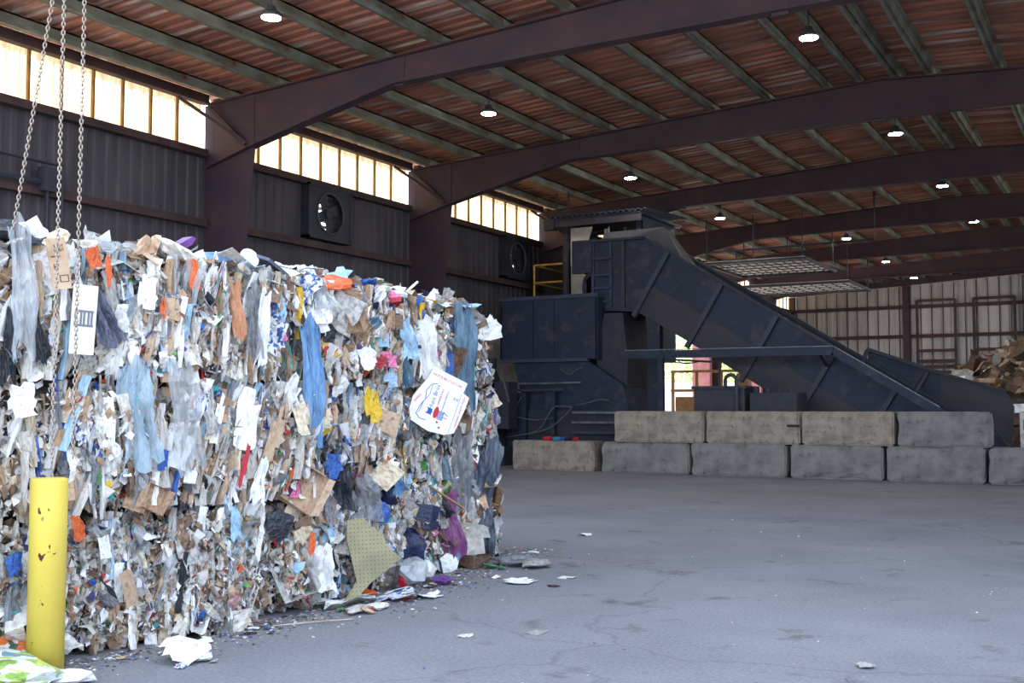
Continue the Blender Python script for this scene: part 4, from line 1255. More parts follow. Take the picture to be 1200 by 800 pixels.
# ------------------------------------------------------------------ single pieces that stand out on the bales
def bale_at(y, z):
    r = 0 if z < .90 else 1 if z < 1.79 else 2
    c = max(i for i in range(4) if y >= COLS[r][i] or i == 0)
    return BALES[(r, c)]
def special(name, kind, mat, y, z, w, h, lab, roll=0., out=.07, tilt=0., yaw=0., d=None, idx=0):
    b = bale_at(y, z)
    loc = Vector((face_x(y) + .05 + out, y, z)) - Vector(b.location)
    o = scrap(name, kind, mat, b, loc, (w, h, d if d else min(w, h) * .35), roll, tilt, yaw, idx=idx)
    o['label'] = lab
    return o
def plate(name, b, y, z, w, h, roll, out, mat, lab, tilt=0., yaw=0., th=.006, warp=.012, seed=1, outline=None):
    """stiff printed board: its own mesh, bent slightly, so that print can lie on it"""
    rg = random.Random(seed); bm = BM()
    if outline:
        a = [bm.verts.new((px * w, py * h, 0)) for px, py in outline]
        bk = [bm.verts.new((px * w, py * h, -th)) for px, py in outline]
        bm.faces.new(a); bm.faces.new(bk[::-1])
        for i in range(len(a)): bm.faces.new((a[i], bk[i], bk[(i + 1) % len(a)], a[(i + 1) % len(a)]))
    else:
        box(bm, -w / 2, w / 2, -h / 2, h / 2, -th, 0)
    o = obj(name, bm, mat, b)
    R = Matrix.Rotation(yaw, 4, 'Y') @ Matrix.Rotation(tilt, 4, 'X') @ Matrix.Rotation(roll, 4, 'Z')
    o.matrix_local = Matrix.Translation(Vector((face_x(y) + .05 + out, y, z)) - Vector(b.location)) @ R0 @ R
    if lab: o['label'] = lab
    return o
def on(x, y, rot=0, z=.0015): return Matrix.Translation((x, y, z)) @ Matrix.Rotation(rot, 4, 'Z')
def strokes(par, pts, r, mat, name='printed_line'):
    bm = BM()
    for p, q in zip(pts, pts[1:]): bar(bm, (p[0], p[1], .001), (q[0], q[1], .001), r, .002)
    return obj(name, bm, mat, par)

WM.update({
 'navyfilm': waste('dark_grey_film', S(84, 88, 112), S(110, 112, 130), rough=.3), 'bluefilm': waste('pale_blue_film', S(170, 192, 206), S(150, 176, 194), rough=.28, alpha=.8, stain=False),
 'amber': waste('orange_tinted_sheet', S(226, 164, 124), S(210, 140, 100), rough=.45), 'lime': waste('lime_green', S(166, 206, 60), S(140, 186, 60)), 'maroon': waste('maroon_film', S(150, 104, 108), S(190, 160, 156), rough=.4),
 'satin': waste('purple_satin', S(142, 84, 132), S(124, 66, 116), rough=.28, stain=False), 'darkfilm': waste('dark_grey_blue_film', S(58, 70, 88), S(92, 104, 120), rough=.3),
})
SPECIALS = [
 ('grey_bag', 'film', 'navyfilm', 4.91, 2.2, 0.23, 0.35, 14, 'dark grey plastic bag with faint print', 1),
 ('hanging_film', 'longfilm', 'film', 4.4, 2.37, 0.18, 0.74, 4, 'long whitish plastic film hanging down', 0),
 ('black_film', 'film', 'black', 4.35, 2.0, 0.13, 0.42, 0, 'black plastic film at the left edge', 2),
 ('black_film', 'film', 'black', 4.52, 2.07, 0.12, 0.35, 8, 'black plastic film beside the white board', 3),
 ('blue_strip', 'stiff', 'lightblue', 4.38, 2.03, 0.04, 0.31, 4, 'light blue printed strip', 1),
 ('orange_wrapper', 'sheet', 'orange', 4.85, 2.56, 0.09, 0.13, 20, 'orange wrapper near the chains', 2),
 ('orange_wrapper', 'stiff', 'orange', 4.95, 2.48, 0.05, 0.19, 6, 'bright orange strip', 3),
 ('orange_bag', 'flap', 'orange', 5.55, 2.51, 0.1, 0.2, 8, 'folded bright orange bag at the top edge', 0),
 ('orange_strip', 'stiff', 'orange', 5.32, 2.26, 0.03, 0.14, 4, 'narrow orange strip', 4),
 ('hanging_film', 'longfilm', 'bluefilm', 5.14, 1.59, 0.3, 0.63, 3, 'large torn pale blue plastic film hanging over the bale', 1),
 ('hanging_film', 'longfilm', 'film', 5.46, 1.59, 0.27, 0.69, 10, 'long clear plastic film hanging over the bale', 2),
 ('white_card', 'sheet', 'white', 5.21, 2.35, 0.13, 0.21, 0, 'round-cornered white card', 5),
 ('indigo_wad', 'ball', 'blue', 4.91, 1.3, 0.1, 0.15, 10, 'crumpled indigo plastic', 0),
 ('indigo_card', 'stiff', 'blue', 5.34, 1.24, 0.09, 0.14, 0, 'indigo card edge', 2),
 ('brown_carton', 'carton', 'kraft', 5.28, 0.99, 0.18, 0.16, -20, 'crushed brown carton', 1),
 ('green_scrap', 'sheet', 'green', 4.9, 1.15, 0.07, 0.08, 0, 'green scrap', 7),
 ('orange_scrap', 'sheet', 'orange', 4.79, 0.84, 0.08, 0.15, 10, 'torn orange paper scrap', 8),
 ('yellow_scrap', 'stiff', 'yellow', 4.98, 1.1, 0.03, 0.05, 0, 'small yellow scrap', 5),
 ('amber_sheet', 'longfilm', 'amber', 5.95, 2.31, 0.13, 0.4, 3, 'tall orange tinted sheet', 3),
 ('grey_film', 'longfilm', 'greyfilm', 6.11, 2.26, 0.14, 0.49, 6, 'tall grey plastic film', 4),
 ('white_sheet', 'longfilm', 'white', 6.22, 2.2, 0.13, 0.53, -6, 'long curved white sheet', 5),
 ('blue_print', 'sheet', 'print1', 6.36, 2.15, 0.24, 0.28, -14, 'blue and white printed paper', 9),
 ('pink_strip', 'stiff', 'pink', 6.45, 2.2, 0.09, 0.2, 24, 'pink strip', 6),
 ('blue_sheeting', 'longfilm', 'bluecloth', 6.78, 1.85, 0.27, 0.86, 3, 'long blue sheeting hanging between the papers', 0),
 ('white_card', 'stiff', 'white', 6.95, 2.3, 0.22, 0.19, 16, 'white square card with torn corner', 7),
 ('white_film', 'film', 'film', 6.92, 2.5, 0.27, 0.27, 30, 'white film caught near the top', 4),
 ('wavy_card', 'stiff', 'grey', 7.2, 2.38, 0.42, 0.3, -30, 'grey corrugated sheet bent over', 8),
 ('brown_carton', 'flap', 'kraft', 7.27, 2.54, 0.38, 0.11, -28, 'folded brown carton strip', 1),
 ('brown_carton', 'flap', 'kraft', 7.44, 2.41, 0.21, 0.22, 6, 'brown carton folded near the top edge', 2),
 ('brown_carton', 'flap', 'kraft', 7.87, 2.38, 0.25, 0.16, 0, 'small brown carton', 3),
 ('brown_carton', 'flap', 'kraft2', 8.04, 2.35, 0.23, 0.14, 0, 'small dark brown carton', 4),
 ('blue_card', 'stiff', 'lightblue', 7.79, 2.2, 0.17, 0.16, 0, 'light blue card', 9),
 ('pink_card', 'stiff', 'pink', 7.9, 2.02, 0.24, 0.13, 0, 'pink card', 10),
 ('red_card', 'stiff', 'red', 7.73, 1.99, 0.15, 0.12, -20, 'red card', 11),
 ('blue_card', 'stiff', 'lightblue', 7.94, 1.86, 0.19, 0.16, 0, 'sky blue card', 0),
 ('white_card', 'sheet', 'white', 7.55, 2.02, 0.2, 0.17, 20, 'white crumpled card', 10),
 ('blue_bag', 'film', 'lightblue', 8.28, 2.23, 0.29, 0.36, 6, 'light blue plastic bag', 5),
 ('white_sheet', 'longfilm', 'white', 8.62, 2.17, 0.37, 0.53, 2, 'long white sheet above the white printed box', 1),
 ('green_strip', 'strip', 'lime', 8.84, 2.29, 0.13, 0.29, 4, 'lime green strip', 3),
 ('blue_carton', 'stiff', 'blue', 9.18, 1.93, 0.18, 0.39, 2, 'narrow upright blue carton', 4),
 ('teal_film', 'longfilm', 'jean', 9.47, 2.16, 0.43, 0.97, 2, 'long faded blue film near the far end', 2),
 ('brown_roll', 'strip', 'kraft2', 9.71, 2.31, 0.22, 0.44, 6, 'brown rolled cardboard at the far end', 4),
 ('teal_card', 'stiff', 'teal', 9.73, 1.92, 0.16, 0.18, 0, 'teal card at the far end', 5),
 ('white_sheet', 'sheet', 'white', 10.14, 2.43, 0.52, 0.24, 20, 'white crumpled sheet sticking out at the far top corner', 11),
 ('yellow_wrapper', 'sheet', 'yellow', 7.6, 1.62, 0.18, 0.26, 12, 'bright yellow wrapper', 12),
 ('tan_flap', 'flap', 'tan', 7.78, 1.49, 0.52, 0.21, -20, 'pale brown carton flap', 5),
 ('white_bag', 'film', 'white', 6.59, 1.74, 0.17, 0.25, -8, 'white printed bag', 6),
 ('open_carton', 'carton', 'tan', 6.68, 1.01, 0.44, 0.3, -30, 'open brown carton', 2),
 ('black_bag', 'film', 'black', 7.23, 0.97, 0.31, 0.33, -14, 'black plastic bag', 7),
 ('blue_wrapper', 'sheet', 'blue', 7.09, 1.13, 0.18, 0.18, 8, 'blue wrapper with white print', 13),
 ('tan_slab', 'stiff', 'tan', 6.4, 1.4, 0.15, 0.42, -14, 'tan cardboard slab', 6),
 ('teal_strip', 'strip', 'teal', 6.73, 1.41, 0.06, 0.36, -10, 'teal strip', 5),
 ('satin_cloth', 'longfilm', 'satin', 9.19, 0.46, 0.4, 0.63, 4, 'shiny purple satin cloth', 3),
 ('dark_film', 'longfilm', 'darkfilm', 9.97, 0.73, 0.6, 1.06, -4, 'long dark grey plastic film at the far lower corner', 4),
 ('grey_film', 'longfilm', 'greyfilm', 9.44, 0.99, 0.42, 0.77, -6, 'grey film beside the dark film', 5),
 ('jean_patch', 'film', 'bluecloth', 8.0, 0.93, 0.36, 0.18, 10, 'blue denim coloured patch', 8),
 ('blue_wad', 'ball', 'blue', 7.77, 0.7, 0.26, 0.17, 0, 'crumpled blue plastic', 1),
 ('grey_film', 'film', 'greyfilm', 7.53, 0.86, 0.46, 0.36, 0, 'pale grey plastic film in the middle', 9),
 ('navy_bag', 'film', 'navy', 8.31, 0.39, 0.51, 0.28, 10, 'dark navy folded bag near the ground', 0),
 ('navy_card', 'flap', 'navy', 8.71, 0.58, 0.44, 0.21, -10, 'dark blue card', 6),
 ('cream_sheet', 'sheet', 'white2', 9.57, 0.23, 0.64, 0.38, -10, 'creamy crumpled paper near the ground', 14),
 ('white_cup', 'ball', 'white', 9.14, 0.08, 0.4, 0.18, 0, 'white crushed cup near the ground', 2),
 ('red_strip', 'stiff', 'orange', 6.83, 0.51, 0.08, 0.24, -10, 'red and orange strip', 7),
 ('white_bag', 'film', 'white', 6.96, 0.36, 0.38, 0.32, -16, 'white plastic bag near the ground', 1),
 ('black_bag', 'ball', 'black', 6.45, 0.73, 0.32, 0.22, 0, 'crumpled black bag in the lower bale', 3),
 ('maroon_film', 'ball', 'maroon', 5.94, 0.23, 0.22, 0.16, 0, 'crumpled maroon tinted film', 4),
 ('pale_sheet', 'sheet', 'white2', 5.98, 0.07, 0.34, 0.16, 10, 'pale sheet near the ground', 15),
 ('tan_fold', 'flap', 'tan', 5.13, 0.42, 0.11, 0.24, 14, 'folded tan cardboard', 7),
 ('dark_tube', 'strip', 'black', 4.99, 0.44, 0.05, 0.19, 34, 'dark tube piece', 6),
 ('white_card', 'stiff', 'white', 4.96, 0.7, 0.09, 0.14, 10, 'white card in the lower bale', 8),
 ('blue_film', 'film', 'lightblue', 5.98, 0.79, 0.12, 0.22, 10, 'pale blue film in the lower bale', 2),
 ('blue_film', 'sheet', 'blue', 4.41, 0.65, 0.09, 0.12, 0, 'blue and white wrapper left of the bollard', 16),
 ('grey_cloth', 'film', 'greyfilm', 4.42, 0.37, 0.15, 0.31, 0, 'grey brown cloth left of the bollard', 3),
 ('green_cloth', 'sheet', 'teal', 4.43, 0.33, 0.11, 0.08, 20, 'teal stripe of cloth left of the bollard', 17),
 ('white_sheet', 'stiff', 'white', 5.8, 1.52, 0.08, 0.36, -12, 'white folded sheet', 9),
 ('white_sheet', 'stiff', 'white', 6.1, 1.52, 0.23, 0.44, -8, 'white bag in the middle bale', 10),
 ('white_sheet', 'sheet', 'white', 4.43, 1.64, 0.17, 0.18, 0, 'white sheet in the middle bale', 18),
 ('brown_card', 'stiff', 'kraft', 4.78, 1.58, 0.12, 0.2, -10, 'brown card behind the chains', 11),
 ('white_print', 'sheet', 'print1', 4.81, 1.45, 0.12, 0.16, 0, 'white printed paper behind the chains', 19),
 ('purple_tag', 'stiff', 'purple', 4.87, 1.47, 0.03, 0.13, 6, 'purple printed strip', 0),
 ('red_strip', 'stiff', 'red', 6.07, 1.18, 0.06, 0.31, -10, 'narrow faded red strip', 1),
 ('white_bag', 'film', 'white', 6.24, 1.08, 0.15, 0.31, -8, 'white bag strip', 4),
]

for nm, kind, mat, y, z, w, h, roll, lab, idx in SPECIALS:
    phi = math.atan2(y, 5.8); psi = phi * .55
    w2 = w * math.cos(phi) / math.cos(phi - psi)
    if kind in ('longfilm', 'film'): w2 *= 1.05; h *= 1.04
    if kind == 'sheet': w2 *= 1.15; h *= 1.1
    special(nm, kind, mat, y, z, max(w2, .04), h, lab, math.radians(roll), out=.075 if kind != 'longfilm' else .105, yaw=-psi, d=min(w2, h) * (.55 if kind in ('film', 'longfilm') else .55), idx=idx)

# flattened white takeaway box with red and blue print
M['box_white'] = waste('white_box_card', S(240, 238, 234), S(228, 224, 218), stain=False, rnd=.02)
pb = plate('printed_box', BALES[(1, 2)], 8.58, 1.60, .44, .43, math.radians(-23), .26, M['box_white'], 'flattened white takeaway box printed in red and blue', yaw=-.62, tilt=-.12,
           outline=[(-.5, -.5), (-.05, -.58), (.3, -.52), (.5, -.40), (.56, .2), (.56, .46), (.40, .5), (.42, .74), (-.40, .78), (-.44, .5), (-.52, .3), (-.62, .0), (-.6, -.3)])
q = PI / 2
text('Hunt Bros', .058, M['ink_blue'], pb, on(-.076, .07, q)); text('A DINING HALL', .027, M['ink_red'], pb, on(-.018, .08, q)); text('Homemade & Delicious', .022, M['ink_blue'], pb, on(.035, .075, q))
text('ORIGINAL HOOTS PIZZA', .028, M['ink_red'], pb, on(.205, .03, q)); text("HOT'S IN CUSTOM", .036, M['ink_red'], pb, on(-.01, .265, -.04)); text('WINGS', .03, M['ink_red'], pb, on(-.225, .0, 1.2))
text('17', .07, M['ink_blue'], pb, on(.085, -.06, q)); text('00\n00', .03, M['ink_blue'], pb, on(.13, .13, q))
strokes(pb, [(-.09, .20), (-.14, .17), (-.17, .10), (-.15, .02), (-.18, -.06), (-.19, -.14), (-.14, -.17), (-.08, -.16)], .006, M['ink_blue'])
strokes(pb, [(-.13, .17), (-.125, .08), (-.16, -.01), (-.17, -.12)], .005, M['ink_blue'])
strokes(pb, [(.165, -.19), (.165, .2)], .003, M['ink_blue'])
bm = BM()
lathe(bm, [(.03, 0), (.03, .0015)], 14); bmesh.ops.scale(bm, verts=bm.verts, vec=(.8, 1.9, 1)); o = obj('printed_oval', bm, M['ink_red'], pb, loc=(-.012, -.06, .0006))
bm = BM(); a = [bm.verts.new((px, py, .0016)) for px, py in ((-.115, -.10), (-.095, -.085), (-.095, -.055), (-.115, -.04), (-.05, -.045), (-.055, -.06), (-.04, -.07), (-.055, -.08), (-.05, -.10))]; bm.faces.new(a); obj('printed_emblem', bm, M['ink_blue'], pb)
bm = BM()
for k in range(6): box(bm, .01 + k * .010, .016 + k * .010, -.115, -.03, 0, .0015)
obj('printed_bars', bm, M['ink_blue'], pb)
for px, py in ((.027, -.14), (.062, -.18)):
    bm = BM(); lathe(bm, [(.011, 0), (.011, .0015)], 10); obj('printed_dot', bm, M['ink_red'], pb, loc=(px, py, .0004))

# printed brown carton side and framed white board at the left
cb = plate('printed_carton', BALES[(2, 0)], 4.57, 2.49, .115, .32, math.radians(10), .17, WM['tan'], 'flat brown carton side with black print', yaw=-.35)
text('SLOT\nUNIT', .026, M['ink_black'], cb, on(.012, .095)); text('KEEP DRY', .014, M['ink_black'], cb, on(-.012, .045)); text('K', .05, M['ink_black'], cb, on(-.02, -.02))
strokes(cb, [(-.005, -.075), (.045, -.075), (.045, -.115), (-.005, -.115), (-.005, -.075)], .004, M['ink_black'])
wbd = plate('printed_board', BALES[(2, 0)], 4.73, 2.15, .155, .44, math.radians(-3), .17, M['box_white'], 'tall white board with a dark framed mark', yaw=-.35)
M['ink_grey'] = mk('grey_ink', S(120, 122, 128), rough=.8)
bm = BM(); box(bm, -.06, .06, -.045, -.03, 0, .0016); box(bm, -.06, .06, .045, .06, 0, .0016)
for x0 in (-.06, -.025, -.005, .022, .042): box(bm, x0, x0 + .014, -.03, .045, 0, .0016)
obj('printed_frame', bm, M['ink_grey'], wbd)

# dotted foam mat sagging out of the lower bale
def foam():
    m = mk('olive_foam', S(164, 156, 122), S(142, 136, 108), scale=3, rough=.9)
    n, l = m.node_tree.nodes, m.node_tree.links; p = n['Principled BSDF']
    prev = p.inputs['Base Color'].links[0].from_socket
    tc = [x for x in n if x.type == 'TEX_COORD'][0]
    vo = n.new('ShaderNodeTexVoronoi'); vo.voronoi_dimensions = '2D'; vo.inputs['Scale'].default_value = 30; vo.inputs['Randomness'].default_value = 0
    l.new(tc.outputs['Object'], vo.inputs['Vector'])
    r = n.new('ShaderNodeMath'); r.operation = 'LESS_THAN'; r.inputs[1].default_value = .13; l.new(vo.outputs['Distance'], r.inputs[0])
    mx = n.new('ShaderNodeMix'); mx.data_type = 'RGBA'; mx.inputs[7].default_value = S(72, 68, 58); l.new(r.outputs[0], mx.inputs[0]); l.new(prev, mx.inputs[6]); l.new(mx.outputs[2], p.inputs['Base Color'])
    return m
plate('foam_mat', BALES[(0, 2)], 7.36, .42, 1, 1, 0, .25, foam(), 'torn olive foam mat with rows of dark dots', yaw=-.55, tilt=-.15, th=.02,
      outline=[(-.19, .27), (-.04, .28), (.02, .20), (.11, .15), (.155, .03), (.27, -.06), (.12, -.16), (-.02, -.25), (-.12, -.34), (-.24, -.37), (-.13, -.22), (-.17, -.02), (-.2, .12)])
# thin timber slat poking out
b_ = BALES[(0, 3)]
bm = BM(); bar(bm, (0, 0, 0), (.12, .42, -.24), .035, .012)
o = obj('timber_slat', bm, M['tan_wood'], b_); o.location = Vector((face_x(8.9) + .14, 8.75, .86)) - Vector(b_.location); o['label'] = 'thin pale timber slat'

# ------------------------------------------------------------------ things lying on top of the stack
def lie(name, kind, mat, x, y, z, size, lab, cat, rot=(0, 0, 0), idx=0, group='pieces lying on top of the bales'):
    o = scrap(name, kind, mat, None, (x, y, z), size, roll=rot[2], tilt=rot[0], yaw=rot[1], flat=True, idx=idx)
    return tag(o, lab, cat, group)
lie('black_bag', 'ball', 'black', -6.3, 4.5, 2.70, (.30, .34, .26), 'shiny black plastic bag on the stack, at the left edge of the frame', 'bag', idx=1)
lie('crumpled_sheet', 'ball', 'white', -6.28, 4.68, 2.72, (.20, .26, .30), 'white crumpled paper on the stack beside the black bag', 'paper', idx=5)
lie('crumpled_sheet', 'ball', 'white2', -6.1, 4.98, 2.66, (.22, .24, .2), 'whitish crumpled paper on the stack just behind the chains', 'paper', idx=6)
lie('plastic_film', 'film', 'film', -6.05, 5.3, 2.68, (.3, .55, .12), 'clear plastic film lying along the top edge right of the chains', 'film', rot=(0, .2, .2), idx=3)
lie('brown_card', 'stiff', 'tan', -5.95, 5.40, 2.70, (.14, .2, .1), 'orange brown card piece standing on the stack left of the purple piece', 'card', rot=(.9, .3, .4), idx=2)
lie('printed_wrapper', 'ball', 'print3', -5.95, 5.52, 2.68, (.14, .15, .14), 'dark printed wrapper on the stack beside the purple piece', 'wrapper', idx=2)
bm = BM(); prism_x(bm, [(-.13, -.05), (.1, .07), (.13, .12), (.10, .13), (-.11, .01)], -.05, .05)
o = obj('purple_carton', bm, WM['purple'], loc=(-5.98, 5.68, 2.70)); tag(o, 'purple folded carton piece sticking up from the stack', 'carton', 'pieces lying on top of the bales')
lie('blue_bag', 'ball', 'bluecloth', -6.05, 6.10, 2.66, (.40, .66, .30), 'bulging pale blue plastic bag lying on the stack', 'bag', idx=8)
cupb = BM(); lathe(cupb, [(.055, -.07), (.075, .05), (.08, .06)], 14)
o = obj('paper_cup', cupb, WM['white'], loc=(-5.97, 6.37, 2.72)); o.rotation_euler = (.3, 1.2, 0); tag(o, 'white paper cup with a red mark lying on the stack', 'cup')
bm = BM(); box(bm, -.03, .03, -.081, -.076, -.02, .04); obj('red_mark', bm, WM['red'], o)
bm = BM(); box(bm, -.13, .13, -.22, .22, -.012, .012)
o = obj('dark_board', bm, WM['navyfilm'], loc=(-5.95, 6.62, 2.70)); o.rotation_euler = (-.32, .3, .1); tag(o, 'dark blue grey board lying tilted on the stack', 'board')
bm = BM(); box(bm, -.13, .13, -.2, .2, -.008, .008)
o = obj('grey_board', bm, WM['grey'], loc=(-5.9, 6.66, 2.64)); o.rotation_euler = (-.2, .4, -.1); tag(o, 'grey board lying under the dark board on the stack', 'board')
lie('cup_lid', 'ball', 'cream', -5.95, 6.47, 2.66, (.15, .17, .13), 'cream crushed tub on the stack behind the white cup', 'tub', idx=3)
for k, (dy, dz, mt) in enumerate(((-.05, .0, 'white'), (.03, .03, 'cream'), (.1, .05, 'white'), (.2, .06, 'white2'), (.02, .08, 'white'))):
    lie('paper_sheet', 'film', mt, -5.98 - .02 * k, 7.05 + dy, 2.66 + dz, (.32, .62 - .05 * k, .12), ['lowest sheet of the white paper heap on the stack', 'cream sheet within the white paper heap on the stack', 'white sheet in the middle of the paper heap on the stack', 'soiled sheet at the right of the paper heap on the stack', 'uppermost sheet of the white paper heap on the stack'][k], 'paper', rot=(.05 * k - .1, .25, .1 * k), idx=k)
lie('black_bag', 'ball', 'black', -6.08, 7.75, 2.66, (.36, .52, .24), 'crumpled black bag on the stack right of the white paper heap', 'bag', idx=4)
lie('black_bag', 'ball', 'black', -6.1, 8.15, 2.65, (.36, .48, .2), 'second crumpled black bag on the stack, behind the orange card', 'bag', idx=7)
lie('blue_film', 'film', 'bluecloth', -5.9, 7.52, 2.62, (.2, .4, .1), 'blue plastic film lying below the black bag', 'film', rot=(-.1, .5, .2), idx=6)
lie('orange_card', 'stiff', 'orange', -5.9, 7.85, 2.62, (.12, .14, .06), 'small orange card standing on the edge of the stack', 'card', rot=(0, 1.1, .1), idx=4)
lie('green_scrap', 'sheet', 'green', -6.0, 8.1, 2.74, (.12, .2, .06), 'green plastic scrap on the black bag', 'wrapper', idx=3)
lie('red_scrap', 'sheet', 'red', -5.95, 7.42, 2.66, (.1, .22, .06), 'red plastic scrap beside the white paper heap', 'wrapper', idx=8)
bm = BM(); tube(bm, [(0, -.1, -.04), (0, .16, .12)], .012, 6)
o = obj('white_rod', bm, WM['white'], loc=(-5.98, 8.55, 2.67)); tag(o, 'thin white rod sticking up from the stack', 'rod')
lie('crumpled_sheet', 'ball', 'white', -6.0, 8.35, 2.64, (.24, .3, .18), 'white crumpled paper on the stack below the white rod', 'paper', idx=9)
lie('plastic_sheet', 'film', 'white', -6.12, 9.35, 2.62, (.42, .85, .16), 'white plastic sheet draped over the far end of the stack', 'film', rot=(-.06, .3, .05), idx=7)
lie('plastic_sheet', 'film', 'white2', -6.18, 9.95, 2.56, (.4, .7, .16), 'whitish plastic sheet hanging off the far top corner', 'film', rot=(-.28, .35, -.1), idx=2)

# ------------------------------------------------------------------ bollard
M['bollard'] = mk('yellow_bollard_paint', S(238, 212, 92), S(230, 202, 88), scale=3, third=S(96, 52, 40), tscale=14, tlo=.638, thi=.65, rough=.45, stretch=(1, 1, .55), detail=4)
bl = empty('bollard', (-5.78, 4.50, 0), 'yellow round steel bollard with rust chips in front of the bales', 'bollard')
bm = BM(); lathe(bm, [(.108, 0), (.108, 1.155), (.104, 1.166), (.09, 1.172)], 40); obj('post', bm, M['bollard'], bl, smooth=False)
for p in bl.children[0].data.polygons: p.use_smooth = abs(p.normal.z) < .5
bm = BM(); lathe(bm, [(.135, 0), (.128, .012)], 24); obj('base_ring', bm, M['concrete_grey'], bl)

# ------------------------------------------------------------------ chains on a jib out of the picture
M['chain'] = mk('galvanised_chain', S(196, 184, 172), S(150, 128, 112), scale=30, rough=.5, metal=.35)
def link_mesh():
    bm = BM(); r, a, b = .0036, .0085, .0125
    pts = [(a * math.cos(t), 0, b * (1 if math.sin(t) > 0 else -1) * 1.0 * .55 + a * math.sin(t)) for t in [(k + .5) * PI / 5 for k in range(10)]]
    tube(bm, pts, r, 5, closed=True); return bm
LM = None
PITCH_ = .0245
def chain(p, q, lab):
    global LM
    p, q = Vector(p), Vector(q); d = q - p; n = int(d.length / PITCH_)
    root = empty('hanging_chain', p, lab, 'chain', 'chains hanging before the bales')
    u = d.normalized()
    R = (-u).to_track_quat('Z', 'Y').to_matrix().to_4x4()
    for i in range(n):
        if LM is None: o = obj('link', link_mesh(), M['chain'], root, smooth=True); LM = o.data
        else:
            o = bpy.data.objects.new('link', LM); C.objects.link(o); o.parent = root
        o.matrix_local = Matrix.Translation(u * (i + .5) * PITCH_) @ R @ Matrix.Rotation(YAW + (i % 2) * PI / 2 + .25, 4, 'Z')
chain((-5.29, 4.14, 4.28), (-5.29, 4.13, 1.27), 'straight hanging chain, left of the two that reach down to the bollard top')
chain((-5.18, 4.19, 4.28), (-5.19, 4.19, 1.3), 'straight hanging chain, right of the two that reach down to the bollard top')
chain((-5.285, 4.12, 4.28), (-5.62, 4.09, 2.62), 'thin chain slanting down to the black bag on the stack')
jib = empty('jib_crane', (-8.4, 4.15, 0), 'steel jib post and arm that carry the chains', 'crane')
bm = BM(); box(bm, -.1, .1, -.1, .1, 0, 4.62); obj('mast', bm, M['frame'], jib)
bm = BM(); box(bm, -.1, 3.45, -.07, .07, 4.42, 4.58); obj('arm', bm, M['frame'], jib)
bm = BM(); box(bm, 3.0, 3.35, -.1, .12, 4.26, 4.42); obj('hoist_block', bm, M['black_steel'], jib)

# ------------------------------------------------------------------ bags and litter on the floor
def litter(name, kind, mat, x, y, size, lab, cat='litter', rot=(0, 0, 0), idx=0, group='loose litter on the floor', z=None):
    me = LIB[kind][idx % len(LIB[kind])]
    R = Euler(rot).to_matrix()
    zs = [(R @ Vector((v.co.x * size[0], v.co.y * size[1], v.co.z * size[2]))).z for v in me.vertices]
    o = bpy.data.objects.new(name, me); C.objects.link(o)
    o.location = (x, y, -min(zs) + .001 if z is None else z); o.rotation_euler = rot; o.scale = size
    o.material_slots[0].link = 'OBJECT'; o.material_slots[0].material = WM[mat] if isinstance(mat, str) else mat
    return tag(o, lab, cat, group)
M['bag_print'] = waste('printed_green_bag', S(196, 214, 120), (S(226, 232, 214), S(150, 190, 90), S(214, 226, 236), S(190, 206, 130), S(120, 150, 160), S(236, 240, 230)), print_=7, rough=.35)
M['bag_print2'] = waste('printed_orange_bag', S(236, 132, 60), (S(238, 226, 216), S(232, 120, 50), S(250, 200, 120), S(70, 90, 60), S(236, 236, 230)), print_=5, rough=.35)
litter('printed_bag', 'ball', M['bag_print'], -5.66, 4.16, (.62, .44, .30), 'green and white printed plastic bag on the floor before the bollard', 'bag', idx=2, rot=(0, .15, .5))
litter('printed_bag', 'sheet', M['bag_print2'], -5.98, 4.34, (.34, .32, .26), 'orange printed bag on the floor left of the bollard', 'bag', idx=6, rot=(.7, 0, .4))
litter('white_wad', 'ball', 'white', -5.44, 4.40, (.30, .26, .13), 'white wad on the floor at the lower edge, right of the bollard', 'litter', idx=4)
litter('torn_card', 'sheet', 'white', -5.30, 5.14, (.26, .26, .14), 'large torn white paper sheet on the open floor near the bollard', 'paper', idx=3, rot=(.2, .15, .3))
litter('torn_card', 'ball', 'white', -5.22, 5.22, (.15, .12, .10), 'crumpled white wad touching the large torn sheet', 'paper', idx=1)
litter('brown_card', 'stiff', 'kraft', -5.52, 5.32, (.2, .14, .05), 'flat brown card on the floor behind the torn white sheet', 'card', idx=3)
litter('clear_bag', 'ball', 'film', -5.78, 8.25, (.40, .42, .40), 'clear plastic bag of waste at the foot of the bales', 'bag', idx=6)
litter('white_bag', 'ball', 'white', -5.82, 8.55, (.28, .32, .30), 'white crumpled bag beside the clear bag at the foot of the bales', 'bag', idx=8)
litter('printed_sheet', 'stiff', 'print1', -5.45, 7.62, (.34, .24, .05), 'white booklet with blue print lying before the foam mat', 'paper', idx=4, rot=(.1, -.2, .9))
litter('white_film', 'film', 'white', -5.62, 7.25, (.2, .5, .10), 'long white film on the floor at the foot of the bales', 'film', idx=1, rot=(0, 0, -.3))
litter('white_roll', 'ball', 'white2', -5.38, 7.02, (.14, .30, .09), 'white rolled paper on the floor before the booklet', 'paper', idx=7, rot=(0, 0, .3))
litter('white_roll', 'ball', 'white', -5.32, 7.22, (.16, .2, .08), 'white crumpled napkin on the floor beside the rolled paper', 'paper', idx=5)
litter('orange_cup', 'ball', 'orange', -5.72, 7.62, (.14, .18, .12), 'orange and white crushed cup beside the booklet', 'cup', idx=3)
litter('white_film', 'sheet', 'white', -5.30, 7.85, (.24, .26, .09), 'white film scrap right of the booklet', 'film', idx=9)
